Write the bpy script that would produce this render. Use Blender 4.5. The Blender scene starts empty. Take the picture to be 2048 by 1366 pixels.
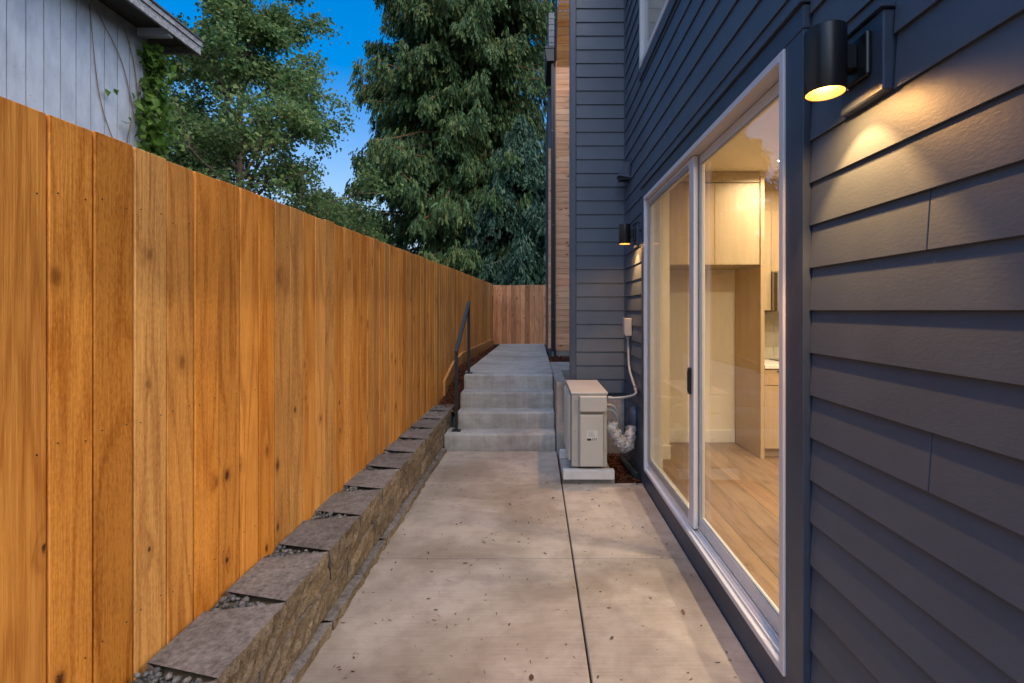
import bpy, bmesh, math, random
import numpy as np
from mathutils import Vector, Matrix
R = math.radians
random.seed(7)
rng = np.random.default_rng(7)
sc = bpy.context.scene
col = sc.collection

# ------------------------------------------------------------ camera
cam_d = bpy.data.cameras.new('camera')
cam = bpy.data.objects.new('camera', cam_d); col.objects.link(cam)
EYE = 1.58
cam.location = (0, 0, EYE); cam.rotation_euler = (R(90), 0, 0)
cam_d.sensor_width = 36; cam_d.lens = 965 / 2048 * 36
cam_d.shift_x = -48 / 2048; cam_d.shift_y = -62 / 2048
cam_d.clip_start = 0.02; cam_d.clip_end = 2000
sc.camera = cam

# ------------------------------------------------------------ sky, sun, exposure
SUN_EL, SUN_ROT = 52.0, 140.0
w = bpy.data.worlds.new('World'); sc.world = w; w.use_nodes = True
nt = w.node_tree; nt.nodes.clear()
sky = nt.nodes.new('ShaderNodeTexSky'); sky.sky_type = 'NISHITA'; sky.sun_disc = False
sky.sun_elevation = R(SUN_EL); sky.sun_rotation = R(SUN_ROT)
sky.air_density = 1.0; sky.dust_density = 5.0; sky.ozone_density = 2.5
hs = nt.nodes.new('ShaderNodeHueSaturation'); tcw = nt.nodes.new('ShaderNodeTexCoord'); sxyz = nt.nodes.new('ShaderNodeSeparateXYZ'); mrs = nt.nodes.new('ShaderNodeMapRange')
nt.links.new(tcw.outputs['Generated'], sxyz.inputs[0]); nt.links.new(sxyz.outputs[2], mrs.inputs[0])     # duller towards the horizon all round
mrs.inputs[1].default_value = .12; mrs.inputs[2].default_value = .50; mrs.inputs[3].default_value = 1.0; mrs.inputs[4].default_value = 1.8
nt.links.new(mrs.outputs[0], hs.inputs['Saturation'])
bg = nt.nodes.new('ShaderNodeBackground'); bg.inputs['Strength'].default_value = 0.085
wo = nt.nodes.new('ShaderNodeOutputWorld')
nt.links.new(sky.outputs[0], hs.inputs['Color']); nt.links.new(hs.outputs[0], bg.inputs['Color'])
nt.links.new(bg.outputs[0], wo.inputs['Surface'])
sd = bpy.data.lights.new('fill_sun', 'SUN'); sd.energy = 0.9; sd.angle = R(110); sd.color = (.76, .88, 1.0)  # broad bluish lamp added as a stand-in for the dusk sky fill
so = bpy.data.objects.new('fill_sun', sd); col.objects.link(so)
sdir = Vector((math.sin(R(SUN_ROT)) * math.cos(R(SUN_EL)), math.cos(R(SUN_ROT)) * math.cos(R(SUN_EL)), math.sin(R(SUN_EL))))
so.rotation_euler = (-sdir).to_track_quat('-Z', 'Y').to_euler()
so.location = (0, -5, 8)
sc.view_settings.view_transform = 'Standard'; sc.view_settings.look = 'None'
sc.view_settings.exposure = 1.76; sc.view_settings.gamma = 1.0
sc.view_settings.use_curve_mapping = False
sc.render.engine = 'CYCLES'
sc.cycles.use_denoising = True
sc.cycles.max_bounces = 8; sc.cycles.transparent_max_bounces = 16
sc.cycles.caustics_reflective = False; sc.cycles.caustics_refractive = False
sc.cycles.sample_clamp_indirect = 4.0
WARM = (1.0, .50, .16)
LAMP_W, LAMP_SPOT_W, ROOM_W = 6.0, 18.0, 17.0

# ------------------------------------------------------------ materials
MATS = {}
def new_mat(name):
    m = bpy.data.materials.new(name); m.use_nodes = True
    MATS[name] = m
    t = m.node_tree
    return m, t, t.nodes['Principled BSDF']
def nd(t, ty, props=None, **inp):
    n = t.nodes.new(ty)
    for k, v in (props or {}).items(): setattr(n, k, v)
    for k, v in inp.items():
        s = n.inputs[int(k[1:])] if k[0] == 'i' and k[1:].isdigit() else n.inputs[k.replace('_', ' ')]
        if hasattr(v, 'is_output'): t.links.new(v, s)
        else: s.default_value = v
    return n
def math_(t, op, a, b=None, c=None):
    n = t.nodes.new('ShaderNodeMath'); n.operation = op
    for i, v in enumerate((a, b, c)):
        if v is None: continue
        if hasattr(v, 'is_output'): t.links.new(v, n.inputs[i])
        else: n.inputs[i].default_value = v
    return n.outputs[0]
def ramp(t, fac, stops):
    n = t.nodes.new('ShaderNodeValToRGB'); t.links.new(fac, n.inputs[0])
    e = n.color_ramp.elements
    while len(e) < len(stops): e.new(0.5)
    for el, (p, c) in zip(e, stops):
        el.position = p; el.color = (*c, 1) if len(c) == 3 else c
    return n.outputs[0]
def mix(t, fac, a, b, mode='MIX'):
    n = t.nodes.new('ShaderNodeMix'); n.data_type = 'RGBA'; n.blend_type = mode
    for s, v in ((n.inputs[0], fac), (n.inputs[6], a), (n.inputs[7], b)):
        if hasattr(v, 'is_output'): t.links.new(v, s)
        else: s.default_value = (*v, 1) if isinstance(v, tuple) and len(v) == 3 else v
    return n.outputs[2]
def vmath(t, op, a, b):
    n = t.nodes.new('ShaderNodeVectorMath'); n.operation = op
    for i, v in enumerate((a, b)):
        if hasattr(v, 'is_output'): t.links.new(v, n.inputs[i])
        else: n.inputs[i].default_value = v
    return n.outputs[0]
def noise(t, vec, scale, detail=4, rough=.55, dist=0):
    n = nd(t, 'ShaderNodeTexNoise', Scale=scale, Detail=detail, Roughness=rough, Distortion=dist)
    t.links.new(vec, n.inputs['Vector']); return n.outputs['Fac']
def bump(t, b, h, strength, dist):
    n = nd(t, 'ShaderNodeBump', Strength=strength, Distance=dist); t.links.new(h, n.inputs['Height'])
    t.links.new(n.outputs[0], b.inputs['Normal']); return n
def gcoord(t): return t.nodes.new('ShaderNodeNewGeometry').outputs['Position']
def ocoord(t): return t.nodes.new('ShaderNodeTexCoord').outputs['Object']
def orand(t): return t.nodes.new('ShaderNodeObjectInfo').outputs['Random']

def plain(name, c, rough=.5, metal=0, var=.12, scale=14, bmp=.05, spec=.5):
    m, t, b = new_mat(name)
    p = gcoord(t); n = noise(t, p, scale, 5)
    lo = tuple(x * (1 - var) for x in c); hi = tuple(min(1, x * (1 + var)) for x in c)
    t.links.new(ramp(t, n, [(.3, lo), (.7, hi)]), b.inputs['Base Color'])
    b.inputs['Roughness'].default_value = rough; b.inputs['Metallic'].default_value = metal
    b.inputs['Specular IOR Level'].default_value = spec
    if bmp: bump(t, b, noise(t, p, scale * 12, 3), bmp, .004)
    return m

def wood(name, light, dark, knot=(.05, .018, .006), axis=2, knots=.5, grain=1.0, rough=.6, tint=.25, rowscale=1.0, contrast=1.0, stain=True):
    """boards: grain along local axis; each board offset by its own random number"""
    m, t, b = new_mat(name)
    r = orand(t)
    off = t.nodes.new('ShaderNodeCombineXYZ')
    for i, k in enumerate((37.0, 11.0, 53.0)): t.links.new(math_(t, 'MULTIPLY', r, k), off.inputs[i])
    p = vmath(t, 'ADD', ocoord(t), off.outputs[0])
    long_, wide = .09, 1.0
    s = [wide, wide, wide]; s[axis] = long_
    g = vmath(t, 'MULTIPLY', p, tuple(x * rowscale for x in s))
    # knots
    sx = nd(t, 'ShaderNodeSeparateXYZ'); t.links.new(p, sx.inputs[0])
    kc_ = t.nodes.new('ShaderNodeCombineXYZ')
    t.links.new(math_(t, 'MULTIPLY', sx.outputs[{2: 0, 0: 2, 1: 0}[axis]], 7.0), kc_.inputs[0]); t.links.new(math_(t, 'MULTIPLY', sx.outputs[axis], 4.2), kc_.inputs[1])
    kv = nd(t, 'ShaderNodeTexVoronoi', {'feature': 'F1', 'voronoi_dimensions': '2D'}, Scale=1.0, Randomness=1.0)
    t.links.new(kc_.outputs[0], kv.inputs['Vector'])
    sep = nd(t, 'ShaderNodeSeparateColor'); t.links.new(kv.outputs['Color'], sep.inputs[0])
    keep = math_(t, 'LESS_THAN', sep.outputs[0], knots * .42)
    wob = noise(t, p, 60, 2)
    kd = math_(t, 'ADD', kv.outputs['Distance'], math_(t, 'MULTIPLY', math_(t, 'SUBTRACT', wob, .5), .08))
    size = math_(t, 'MULTIPLY_ADD', sep.outputs[1], .10, .05)
    core = nd(t, 'ShaderNodeMapRange', {'clamp': True}); t.links.new(kd, core.inputs[0])
    t.links.new(size, core.inputs[2]); core.inputs[1].default_value = 0.03; core.inputs[3].default_value = 1; core.inputs[4].default_value = 0
    corek = math_(t, 'MULTIPLY', core.outputs[0], keep)
    halo = nd(t, 'ShaderNodeMapRange', {'clamp': True}); t.links.new(kd, halo.inputs[0])
    halo.inputs[1].default_value = .05; halo.inputs[2].default_value = .42; halo.inputs[3].default_value = 1; halo.inputs[4].default_value = 0
    halok = math_(t, 'MULTIPLY', math_(t, 'POWER', halo.outputs[0], 2.0), keep)
    # rings: big slow noise displaced bands => cathedral figures
    big = noise(t, g, 5.5, 2, .5, .3)
    ph = math_(t, 'ADD', math_(t, 'MULTIPLY', big, 46.0 * grain), math_(t, 'MULTIPLY', halok, 5.0))
    rings = math_(t, 'MULTIPLY_ADD', math_(t, 'SINE', ph), .5, .5)
    fine = noise(t, vmath(t, 'MULTIPLY', p, tuple((3.5 if i == axis else 120) for i in range(3))), 1.0, 3, .6)
    mid = noise(t, vmath(t, 'MULTIPLY', p, tuple((1.2 if i == axis else 22) for i in range(3))), 1.0, 4, .6)
    fine = nd(t, 'ShaderNodeMapRange', {'clamp': True}, i0=fine, i1=.34, i2=.66).outputs[0]
    f = math_(t, 'ADD', math_(t, 'MULTIPLY', math_(t, 'POWER', rings, 3.0), .42 * contrast), math_(t, 'MULTIPLY', fine, .42))
    f = math_(t, 'ADD', f, math_(t, 'MULTIPLY_ADD', mid, .9 * contrast, -.25 * contrast))
    saw = noise(t, vmath(t, 'MULTIPLY', p, tuple((45 if i == axis else 130) for i in range(3))), 1.0, 3, .65)
    f = math_(t, 'ADD', f, math_(t, 'MULTIPLY', math_(t, 'SUBTRACT', saw, .5), math_(t, 'MULTIPLY', math_(t, 'FRACT', math_(t, 'MULTIPLY', r, 7.7)), 2.0 * contrast)))
    c = ramp(t, math_(t, 'MULTIPLY', f, .8), [(.20, light), (.98, dark)])
    c = mix(t, math_(t, 'MULTIPLY', halok, .55), c, tuple(x * .75 for x in dark))
    kcol = mix(t, math_(t, 'GREATER_THAN', sep.outputs[2], .42), knot, tuple(x * .52 for x in dark))
    c = mix(t, math_(t, 'MULTIPLY', corek, math_(t, 'MULTIPLY_ADD', sep.outputs[2], -.45, 1.05)), c, kcol)
    # board to board difference
    v = math_(t, 'MULTIPLY_ADD', r, tint * 2, 1 - tint)
    r2 = math_(t, 'FRACT', math_(t, 'MULTIPLY', r, 17.3))
    hsv = nd(t, 'ShaderNodeHueSaturation'); t.links.new(c, hsv.inputs['Color'])
    t.links.new(v, hsv.inputs['Value']); t.links.new(math_(t, 'MULTIPLY_ADD', r2, .012, .494), hsv.inputs['Hue'])
    t.links.new(math_(t, 'MULTIPLY_ADD', r2, -.12, 1.03), hsv.inputs['Saturation'])
    c = hsv.outputs[0]
    if stain:
        st = noise(t, vmath(t, 'MULTIPLY', gcoord(t), (1.0, 1.0, .6)), 2.2, 5, .62)
        c = mix(t, 1.0, c, ramp(t, st, [(.30, (.80, .78, .78)), (.62, (1.06, 1.05, 1.0))]), 'MULTIPLY')
    t.links.new(c, b.inputs['Base Color'])
    b.inputs['Roughness'].default_value = rough
    b.inputs['Specular IOR Level'].default_value = .3
    h = math_(t, 'ADD', math_(t, 'MULTIPLY', fine, .5), math_(t, 'MULTIPLY', saw, .7))
    bump(t, b, h, .5, .003)
    return m

wood('fence_wood', (.74, .345, .070), (.44, .158, .020), knots=.40, tint=.19, contrast=1.15)
wood('gate_wood', (.66, .33, .155), (.38, .15, .06), knots=.6, tint=.30)
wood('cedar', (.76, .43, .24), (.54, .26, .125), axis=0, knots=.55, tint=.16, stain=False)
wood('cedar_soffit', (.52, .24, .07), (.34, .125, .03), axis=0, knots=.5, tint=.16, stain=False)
wood('kick_wood', (.52, .25, .07), (.32, .13, .03), axis=1, knots=.2, tint=.1)
wood('oak_cabinet', (.44, .325, .20), (.36, .25, .14), knots=0, rough=.42, tint=.03, contrast=.55, stain=False, grain=.7)
wood('oak_floor', (.27, .165, .088), (.14, .08, .037), knot=(.09, .05, .025), axis=1, knots=.22, rough=.38, tint=.13, stain=False)

def siding_mat():
    m, t, b = new_mat('siding')
    p = gcoord(t); r = orand(t)
    n = noise(t, p, 3.2, 5)
    c = ramp(t, n, [(.3, (.058, .077, .106)), (.7, (.072, .095, .128))])
    v = math_(t, 'MULTIPLY_ADD', r, .14, .93)
    h = nd(t, 'ShaderNodeHueSaturation'); t.links.new(c, h.inputs['Color']); t.links.new(v, h.inputs['Value'])
    t.links.new(h.outputs[0], b.inputs['Base Color'])
    t.links.new(math_(t, 'MULTIPLY_ADD', noise(t, p, 9, 4), .2, .42), b.inputs['Roughness'])
    hh = math_(t, 'ADD', noise(t, vmath(t, 'MULTIPLY', p, (130, 55, 130)), 1, 4, .6), math_(t, 'MULTIPLY', noise(t, p, 9, 2), .6))
    bump(t, b, hh, .22, .003)
siding_mat()
plain('trim_dark', (.042, .058, .090), .42, var=.1, bmp=.10)
plain('vinyl_white', (.60, .60, .62), .32, var=.03, bmp=.01)
plain('black_metal', (.010, .011, .013), .32, var=.2, bmp=.03)
plain('rail_metal', (.006, .0075, .010), .5, var=.2, bmp=.03)
plain('dark_void', (.015, .014, .013), .9)
plain('ac_beige', (.34, .325, .29), .42, var=.04, scale=5, bmp=.03)
plain('ac_light', (.41, .39, .355), .40, var=.04, scale=5, bmp=.03)
plain('stand_white', (.50, .50, .50), .4, var=.06, bmp=.03)
plain('grey_pvc', (.24, .26, .28), .4, var=.06, bmp=.02)
plain('box_grey', (.30, .31, .31), .45, var=.06, bmp=.03)
plain('sticker', (.50, .50, .48), .4, var=.02, bmp=0)
plain('print_grey', (.22, .22, .22), .5, bmp=0)
plain('black_pipe', (.02, .03, .032), .25, bmp=.02)
plain('room_paint', (.72, .64, .50), .7, var=.02, bmp=.02)
plain('base_white', (.70, .66, .58), .5, var=.02, bmp=0)
plain('quartz', (.74, .72, .68), .25, var=.05, bmp=0)
plain('tile_glaze', (.50, .46, .38), .2, var=.06, bmp=.02)
plain('grout', (.62, .58, .50), .8)
plain('steel', (.45, .42, .38), .3, metal=1, bmp=0)
plain('dark_glass', (.03, .024, .02), .08, bmp=0)
plain('blind', (.80, .66, .48), .8, var=.1, bmp=0)
plain('grey_fascia', (.20, .205, .215), .75, var=.5, scale=22, bmp=.3)
plain('roof_dark', (.05, .05, .05), .9, var=.3)
plain('bark', (.10, .075, .055), .9, var=.4, scale=9, bmp=.6)
plain('bark_red', (.17, .075, .04), .9, var=.4, scale=9, bmp=.6)
plain('twig_brown', (.16, .10, .06), .8, var=.3)
plain('ground_soil', (.09, .08, .055), .95, var=.35, scale=3, bmp=.3)

def neighbour_mat():
    m, t, b = new_mat('painted_panel')
    p = gcoord(t)
    n = noise(t, vmath(t, 'MULTIPLY', p, (1, 2.2, .8)), 3.0, 6, .62)
    c = ramp(t, n, [(.28, (.27, .31, .37)), (.6, (.37, .415, .48))])
    c = mix(t, math_(t, 'MULTIPLY', math_(t, 'GREATER_THAN', noise(t, p, 26, 2), .72), .5), c, (.2, .2, .19))
    t.links.new(c, b.inputs['Base Color']); b.inputs['Roughness'].default_value = .6
    bump(t, b, noise(t, vmath(t, 'MULTIPLY', p, (60, 60, 9)), 1, 4, .6, 1.0), .7, .006)
neighbour_mat()

def concrete(name, base, stain=1.0, streak=0):
    m, t, b = new_mat(name)
    p = gcoord(t); r = orand(t)
    n1 = noise(t, p, 1.5, 6, .62, .4); n2 = noise(t, p, 6.5, 6, .65); n3 = noise(t, p, 70, 3)
    br = noise(t, vmath(t, 'MULTIPLY', p, (2.5, 150, 20)), 1, 3, .6)
    d = tuple(x * .50 for x in base)
    c = ramp(t, n1, [(.30, (base[0] * .74, base[1] * .725, base[2] * .70)), (.50, tuple(x * .95 for x in base)), (.75, tuple(x * 1.10 for x in base))])
    c = mix(t, 1.0, c, ramp(t, n2, [(.28, (.74, .72, .70)), (.55, (1.02, 1.02, 1.02))]), 'MULTIPLY')
    c = mix(t, .8, c, ramp(t, br, [(.25, (.80, .80, .80)), (.7, (1.06, 1.06, 1.06))]), 'MULTIPLY')
    st = noise(t, vmath(t, 'ADD', vmath(t, 'MULTIPLY', p, (.9, 1.0, 1.0)), (3.1, 1.7, 0)), 1.25, 5, .6, .5)
    sm = nd(t, 'ShaderNodeMapRange', {'clamp': True}); t.links.new(st, sm.inputs[0])
    sm.inputs[1].default_value = .46; sm.inputs[2].default_value = .62
    sf = math_(t, 'MULTIPLY', sm.outputs[0], math_(t, 'MULTIPLY_ADD', n2, 1.3, -.15))
    c = mix(t, math_(t, 'MULTIPLY', sf, 1.0 * stain), c, (base[0] * .36, base[1] * .31, base[2] * .25))
    if streak:
        sv = noise(t, vmath(t, 'MULTIPLY', p, (26, 26, 1.2)), 1, 4, .6)
        c = mix(t, .8, c, ramp(t, sv, [(.3, (.82, .82, .83)), (.6, (1.03, 1.03, 1.03))]), 'MULTIPLY')
    sp = math_(t, 'GREATER_THAN', n3, .70)
    c = mix(t, math_(t, 'MULTIPLY', sp, .25), c, d)
    gr = noise(t, p, 260, 2, .7); c = mix(t, .9, c, ramp(t, gr, [(.3, (.80, .80, .80)), (.7, (1.16, 1.16, 1.16))]), 'MULTIPLY')
    v = math_(t, 'MULTIPLY_ADD', r, .10, .95)
    h = nd(t, 'ShaderNodeHueSaturation'); t.links.new(c, h.inputs['Color']); t.links.new(v, h.inputs['Value'])
    t.links.new(h.outputs[0], b.inputs['Base Color'])
    b.inputs['Roughness'].default_value = .78; b.inputs['Specular IOR Level'].default_value = .3
    hh = math_(t, 'ADD', math_(t, 'MULTIPLY', br, .6), math_(t, 'MULTIPLY', n3, .6))
    bump(t, b, hh, .35, .003)
concrete('concrete', (.375, .325, .28))
concrete('concrete_step', (.37, .365, .35), .4, 1)
concrete('concrete_path', (.40, .385, .36), .8)
concrete('concrete_old', (.36, .34, .32), .8, 1)

def stone(name, c, c2, sc_=45, bm=.5):
    m, t, b = new_mat(name)
    r = orand(t); p = gcoord(t)
    n = noise(t, p, sc_, 5, .7); n2 = noise(t, p, 5, 4)
    nb2 = noise(t, p, sc_ * 2.7, 3, .7); n = math_(t, 'MULTIPLY_ADD', nb2, .5, math_(t, 'MULTIPLY', n, .5))
    cc = ramp(t, n, [(.36, c2), (.50, c), (.66, tuple(min(1, x * 1.5) for x in c))])
    cc = mix(t, .8, cc, ramp(t, n2, [(.3, (.72, .70, .68)), (.65, (1.08, 1.08, 1.08))]), 'MULTIPLY')
    v = math_(t, 'MULTIPLY_ADD', r, .3, .85)
    h = nd(t, 'ShaderNodeHueSaturation'); t.links.new(cc, h.inputs['Color']); t.links.new(v, h.inputs['Value'])
    t.links.new(h.outputs[0], b.inputs['Base Color']); b.inputs['Roughness'].default_value = .9
    b.inputs['Specular IOR Level'].default_value = .2
    bump(t, b, math_(t, 'ADD', n, noise(t, p, sc_ * 4, 3)), bm, .008)
stone('block_top', (.165, .150, .143), (.095, .085, .080), 20, .45)
stone('block_face', (.225, .180, .133), (.10, .076, .053), 40, 1.0)
def piece_mat(name, stops, scale=30, rough=.7, spec=.4):
    m, t, b = new_mat(name)
    n = nd(t, 'ShaderNodeTexWhiteNoise', {'noise_dimensions': '1D'})
    at = nd(t, 'ShaderNodeAttribute', {'attribute_name': 'pid'})
    t.links.new(at.outputs['Fac'], n.inputs['W'])
    c = ramp(t, n.outputs['Value'], stops)
    nn = noise(t, gcoord(t), scale, 4)
    c = mix(t, .7, c, ramp(t, nn, [(.3, (.7, .7, .7)), (.7, (1.15, 1.15, 1.15))]), 'MULTIPLY')
    t.links.new(c, b.inputs['Base Color']); b.inputs['Roughness'].default_value = rough
    b.inputs['Specular IOR Level'].default_value = spec
piece_mat('pebble', [(0, (.06, .066, .072)), (.5, (.11, .115, .12)), (1, (.19, .185, .18))])
piece_mat('mulch', [(0, (.035, .012, .007)), (.5, (.085, .026, .013)), (1, (.16, .060, .028))], 60, .85, .2)
piece_mat('litter', [(0, (.05, .03, .02)), (.6, (.10, .05, .028)), (1, (.17, .10, .05))], 60, .85, .2)

def leaf_mat(name, a, b_, c_, trans=.3, rough=.5, scale=.8):
    m, t, b = new_mat(name)
    n = noise(t, gcoord(t), scale, 3)
    at = nd(t, 'ShaderNodeAttribute', {'attribute_name': 'pid'})
    wn = nd(t, 'ShaderNodeTexWhiteNoise', {'noise_dimensions': '1D'}); t.links.new(at.outputs['Fac'], wn.inputs['W'])
    f = math_(t, 'ADD', math_(t, 'MULTIPLY', n, .55), math_(t, 'MULTIPLY', wn.outputs['Value'], .45))
    c = ramp(t, f, [(.2, a), (.5, b_), (.82, c_)])
    t.links.new(c, b.inputs['Base Color']); b.inputs['Roughness'].default_value = rough
    b.inputs['Specular IOR Level'].default_value = .15
    tr = nd(t, 'ShaderNodeBsdfTranslucent'); t.links.new(c, tr.inputs['Color'])
    ms = nd(t, 'ShaderNodeMixShader', i0=trans); t.links.new(b.outputs[0], ms.inputs[1]); t.links.new(tr.outputs[0], ms.inputs[2])
    t.links.new(ms.outputs[0], t.nodes['Material Output'].inputs[0])
leaf_mat('maple_leaf', (.052, .110, .042), (.090, .165, .060), (.19, .22, .070), .45)
leaf_mat('cedar_leaf', (.026, .060, .026), (.048, .098, .038), (.115, .138, .045), .25, .55, .5)
leaf_mat('spruce_leaf', (.014, .040, .028), (.025, .062, .042), (.045, .088, .058), .15, .5)
leaf_mat('far_leaf', (.065, .115, .040), (.11, .165, .056), (.19, .22, .080), .4)
leaf_mat('ivy_leaf', (.035, .085, .014), (.065, .135, .022), (.12, .20, .038), .35, .4, 4)

def glass_mat():
    m, t, b = new_mat('glass'); t.nodes.remove(b)
    bf = t.nodes.new('ShaderNodeNewGeometry').outputs['Backfacing']      # leaving the sheet behaves like entering it
    fr = nd(t, 'ShaderNodeFresnel'); t.links.new(math_(t, 'MULTIPLY_ADD', bf, 1 / 1.5 - 1.5, 1.5), fr.inputs['IOR'])
    tr = nd(t, 'ShaderNodeBsdfTransparent', Color=(.985, .99, .985, 1)); gl = nd(t, 'ShaderNodeBsdfGlossy', Roughness=0.0)
    ms = nd(t, 'ShaderNodeMixShader'); t.links.new(fr.outputs[0], ms.inputs[0])
    t.links.new(tr.outputs[0], ms.inputs[1]); t.links.new(gl.outputs[0], ms.inputs[2])
    t.links.new(ms.outputs[0], t.nodes['Material Output'].inputs[0])
glass_mat()
def plastic_mat():
    m, t, b = new_mat('clear_plastic')
    b.inputs['Base Color'].default_value = (.62, .63, .65, 1); b.inputs['Roughness'].default_value = .18
    p = gcoord(t); h = noise(t, p, 60, 4, .6, 1.5)
    bump(t, b, h, .9, .012)
    tr = nd(t, 'ShaderNodeBsdfTransparent')
    ms = nd(t, 'ShaderNodeMixShader'); t.links.new(math_(t, 'MULTIPLY_ADD', h, .9, -.05), ms.inputs[0])
    t.links.new(tr.outputs[0], ms.inputs[1]); t.links.new(b.outputs[0], ms.inputs[2])
    t.links.new(ms.outputs[0], t.nodes['Material Output'].inputs[0])
plastic_mat()
def emit(name, c, s):
    m, t, b = new_mat(name)
    b.inputs['Base Color'].default_value = (*c, 1); b.inputs['Emission Color'].default_value = (*c, 1)
    b.inputs['Emission Strength'].default_value = s
emit('bulb_glow', (1.0, .80, .50), 2)
emit('downlight_glow', (1.0, .84, .58), 12)
plain('lamp_inner', (.035, .022, .008), .4, var=.05, bmp=0)

# ------------------------------------------------------------ mesh helpers
class MB:
    def __init__(s): s.v, s.f, s.m = [], [], []
    def box(s, x0, x1, y0, y1, z0, z1, mi=0):
        b = len(s.v)
        s.v += [(x0, y0, z0), (x1, y0, z0), (x1, y1, z0), (x0, y1, z0), (x0, y0, z1), (x1, y0, z1), (x1, y1, z1), (x0, y1, z1)]
        s.f += [tuple(b + i for i in q) for q in ((3, 2, 1, 0), (4, 5, 6, 7), (0, 1, 5, 4), (1, 2, 6, 5), (2, 3, 7, 6), (3, 0, 4, 7))]
        s.m += [mi] * 6; return s
    def prism(s, poly, axis, a0, a1, mi=0):
        """poly: 2-D points; axis: 0,1,2 the extrusion axis"""
        b = len(s.v); n = len(poly)
        for a in (a0, a1):
            for p in poly:
                q = list(p); q.insert(axis, a); s.v.append(tuple(q))
        s.f.append(tuple(b + i for i in range(n))[::-1]); s.f.append(tuple(b + n + i for i in range(n)))
        for i in range(n): s.f.append((b + i, b + (i + 1) % n, b + n + (i + 1) % n, b + n + i))
        s.m += [mi] * (n + 2); return s
    def tube(s, pts, rad, n=10, mi=0, cap=True):
        pts = [Vector(p) for p in pts]; rs = rad if isinstance(rad, (list, tuple)) else [rad] * len(pts)
        b = len(s.v); u = None
        for i, p in enumerate(pts):
            d = (pts[min(i + 1, len(pts) - 1)] - pts[max(i - 1, 0)]).normalized()
            if u is None: u = d.orthogonal().normalized()
            u = (u - d * u.dot(d)).normalized(); v = d.cross(u)
            for k in range(n):
                a = 2 * math.pi * k / n
                s.v.append(tuple(p + (u * math.cos(a) + v * math.sin(a)) * rs[i]))
        for i in range(len(pts) - 1):
            for k in range(n):
                s.f.append((b + i * n + k, b + i * n + (k + 1) % n, b + (i + 1) * n + (k + 1) % n, b + (i + 1) * n + k)); s.m.append(mi)
        if cap:
            s.f.append(tuple(b + k for k in range(n))[::-1]); s.f.append(tuple(b + (len(pts) - 1) * n + k for k in range(n))); s.m += [mi, mi]
        return s
    def build(s, name, mats, parent=None, bevel=0, seg=1, smooth=False, loc=None, rot=None):
        me = bpy.data.meshes.new(name); me.from_pydata(s.v, [], s.f)
        for k in (mats if isinstance(mats, (list, tuple)) else [mats]): me.materials.append(MATS[k])
        me.polygons.foreach_set('material_index', s.m)
        bm = bmesh.new(); bm.from_mesh(me)
        bmesh.ops.recalc_face_normals(bm, faces=bm.faces)
        if bevel:
            bmesh.ops.bevel(bm, geom=[e for e in bm.edges if e.is_manifold and e.calc_face_angle(0) > .5], offset=bevel, segments=seg, affect='EDGES', clamp_overlap=True, profile=.5)
        bm.to_mesh(me); bm.free()
        if smooth:
            me.polygons.foreach_set('use_smooth', [True] * len(me.polygons))
            me.set_sharp_from_angle(angle=R(40))
        me.update()
        return link(name, me, parent, loc, rot)
def link(name, me, parent=None, loc=None, rot=None):
    o = bpy.data.objects.new(name, me); col.objects.link(o)
    if parent: o.parent = parent
    if loc: o.location = loc
    if rot: o.rotation_euler = rot
    return o
def bx(name, mt, parent, x0, x1, y0, y1, z0, z1, bevel=0, **k):
    return MB().box(x0, x1, y0, y1, z0, z1).build(name, mt, parent, bevel, **k)
def bx0(name, mt, parent, x0, x1, y0, y1, z0, z1, bevel=0, rot=None, **k):
    """box with its own origin in the middle of its base (so object coordinates differ per piece)"""
    cx, cy = (x0 + x1) / 2, (y0 + y1) / 2
    return MB().box(x0 - cx, x1 - cx, y0 - cy, y1 - cy, 0, z1 - z0).build(name, mt, parent, bevel, loc=(cx, cy, z0), rot=rot, **k)
def tag(o, label=None, cat=None, group=None, kind=None):
    for k, v in (('label', label), ('category', cat), ('group', group), ('kind', kind)):
        if v: o[k] = v
    return o
def thing(name, label, cat, loc=(0, 0, 0), group=None):
    o = bpy.data.objects.new(name, None); col.objects.link(o); o.location = loc; o.empty_display_size = .1
    return tag(o, label, cat, group)
def npmesh(name, V, F, pid, mats, parent=None, smooth=False, midx=None):
    """numpy mesh of equal-sided faces, with a per-face random id"""
    me = bpy.data.meshes.new(name); k = F.shape[1]
    me.vertices.add(len(V)); me.vertices.foreach_set('co', np.asarray(V, dtype=np.float32).ravel())
    me.loops.add(F.size); me.loops.foreach_set('vertex_index', F.astype(np.int32).ravel())
    me.polygons.add(len(F)); me.polygons.foreach_set('loop_start', np.arange(0, F.size, k, dtype=np.int32))
    me.polygons.foreach_set('loop_total', np.full(len(F), k, dtype=np.int32))
    for m in (mats if isinstance(mats, (list, tuple)) else [mats]): me.materials.append(MATS[m])
    a = me.attributes.new('pid', 'FLOAT', 'FACE'); a.data.foreach_set('value', np.asarray(pid, dtype=np.float32))
    if smooth: me.polygons.foreach_set('use_smooth', np.ones(len(F), dtype=bool))
    me.update(calc_edges=True); me.validate()
    return link(name, me, parent)
def unit(a): return a / (np.linalg.norm(a, axis=-1, keepdims=True) + 1e-9)

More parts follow.
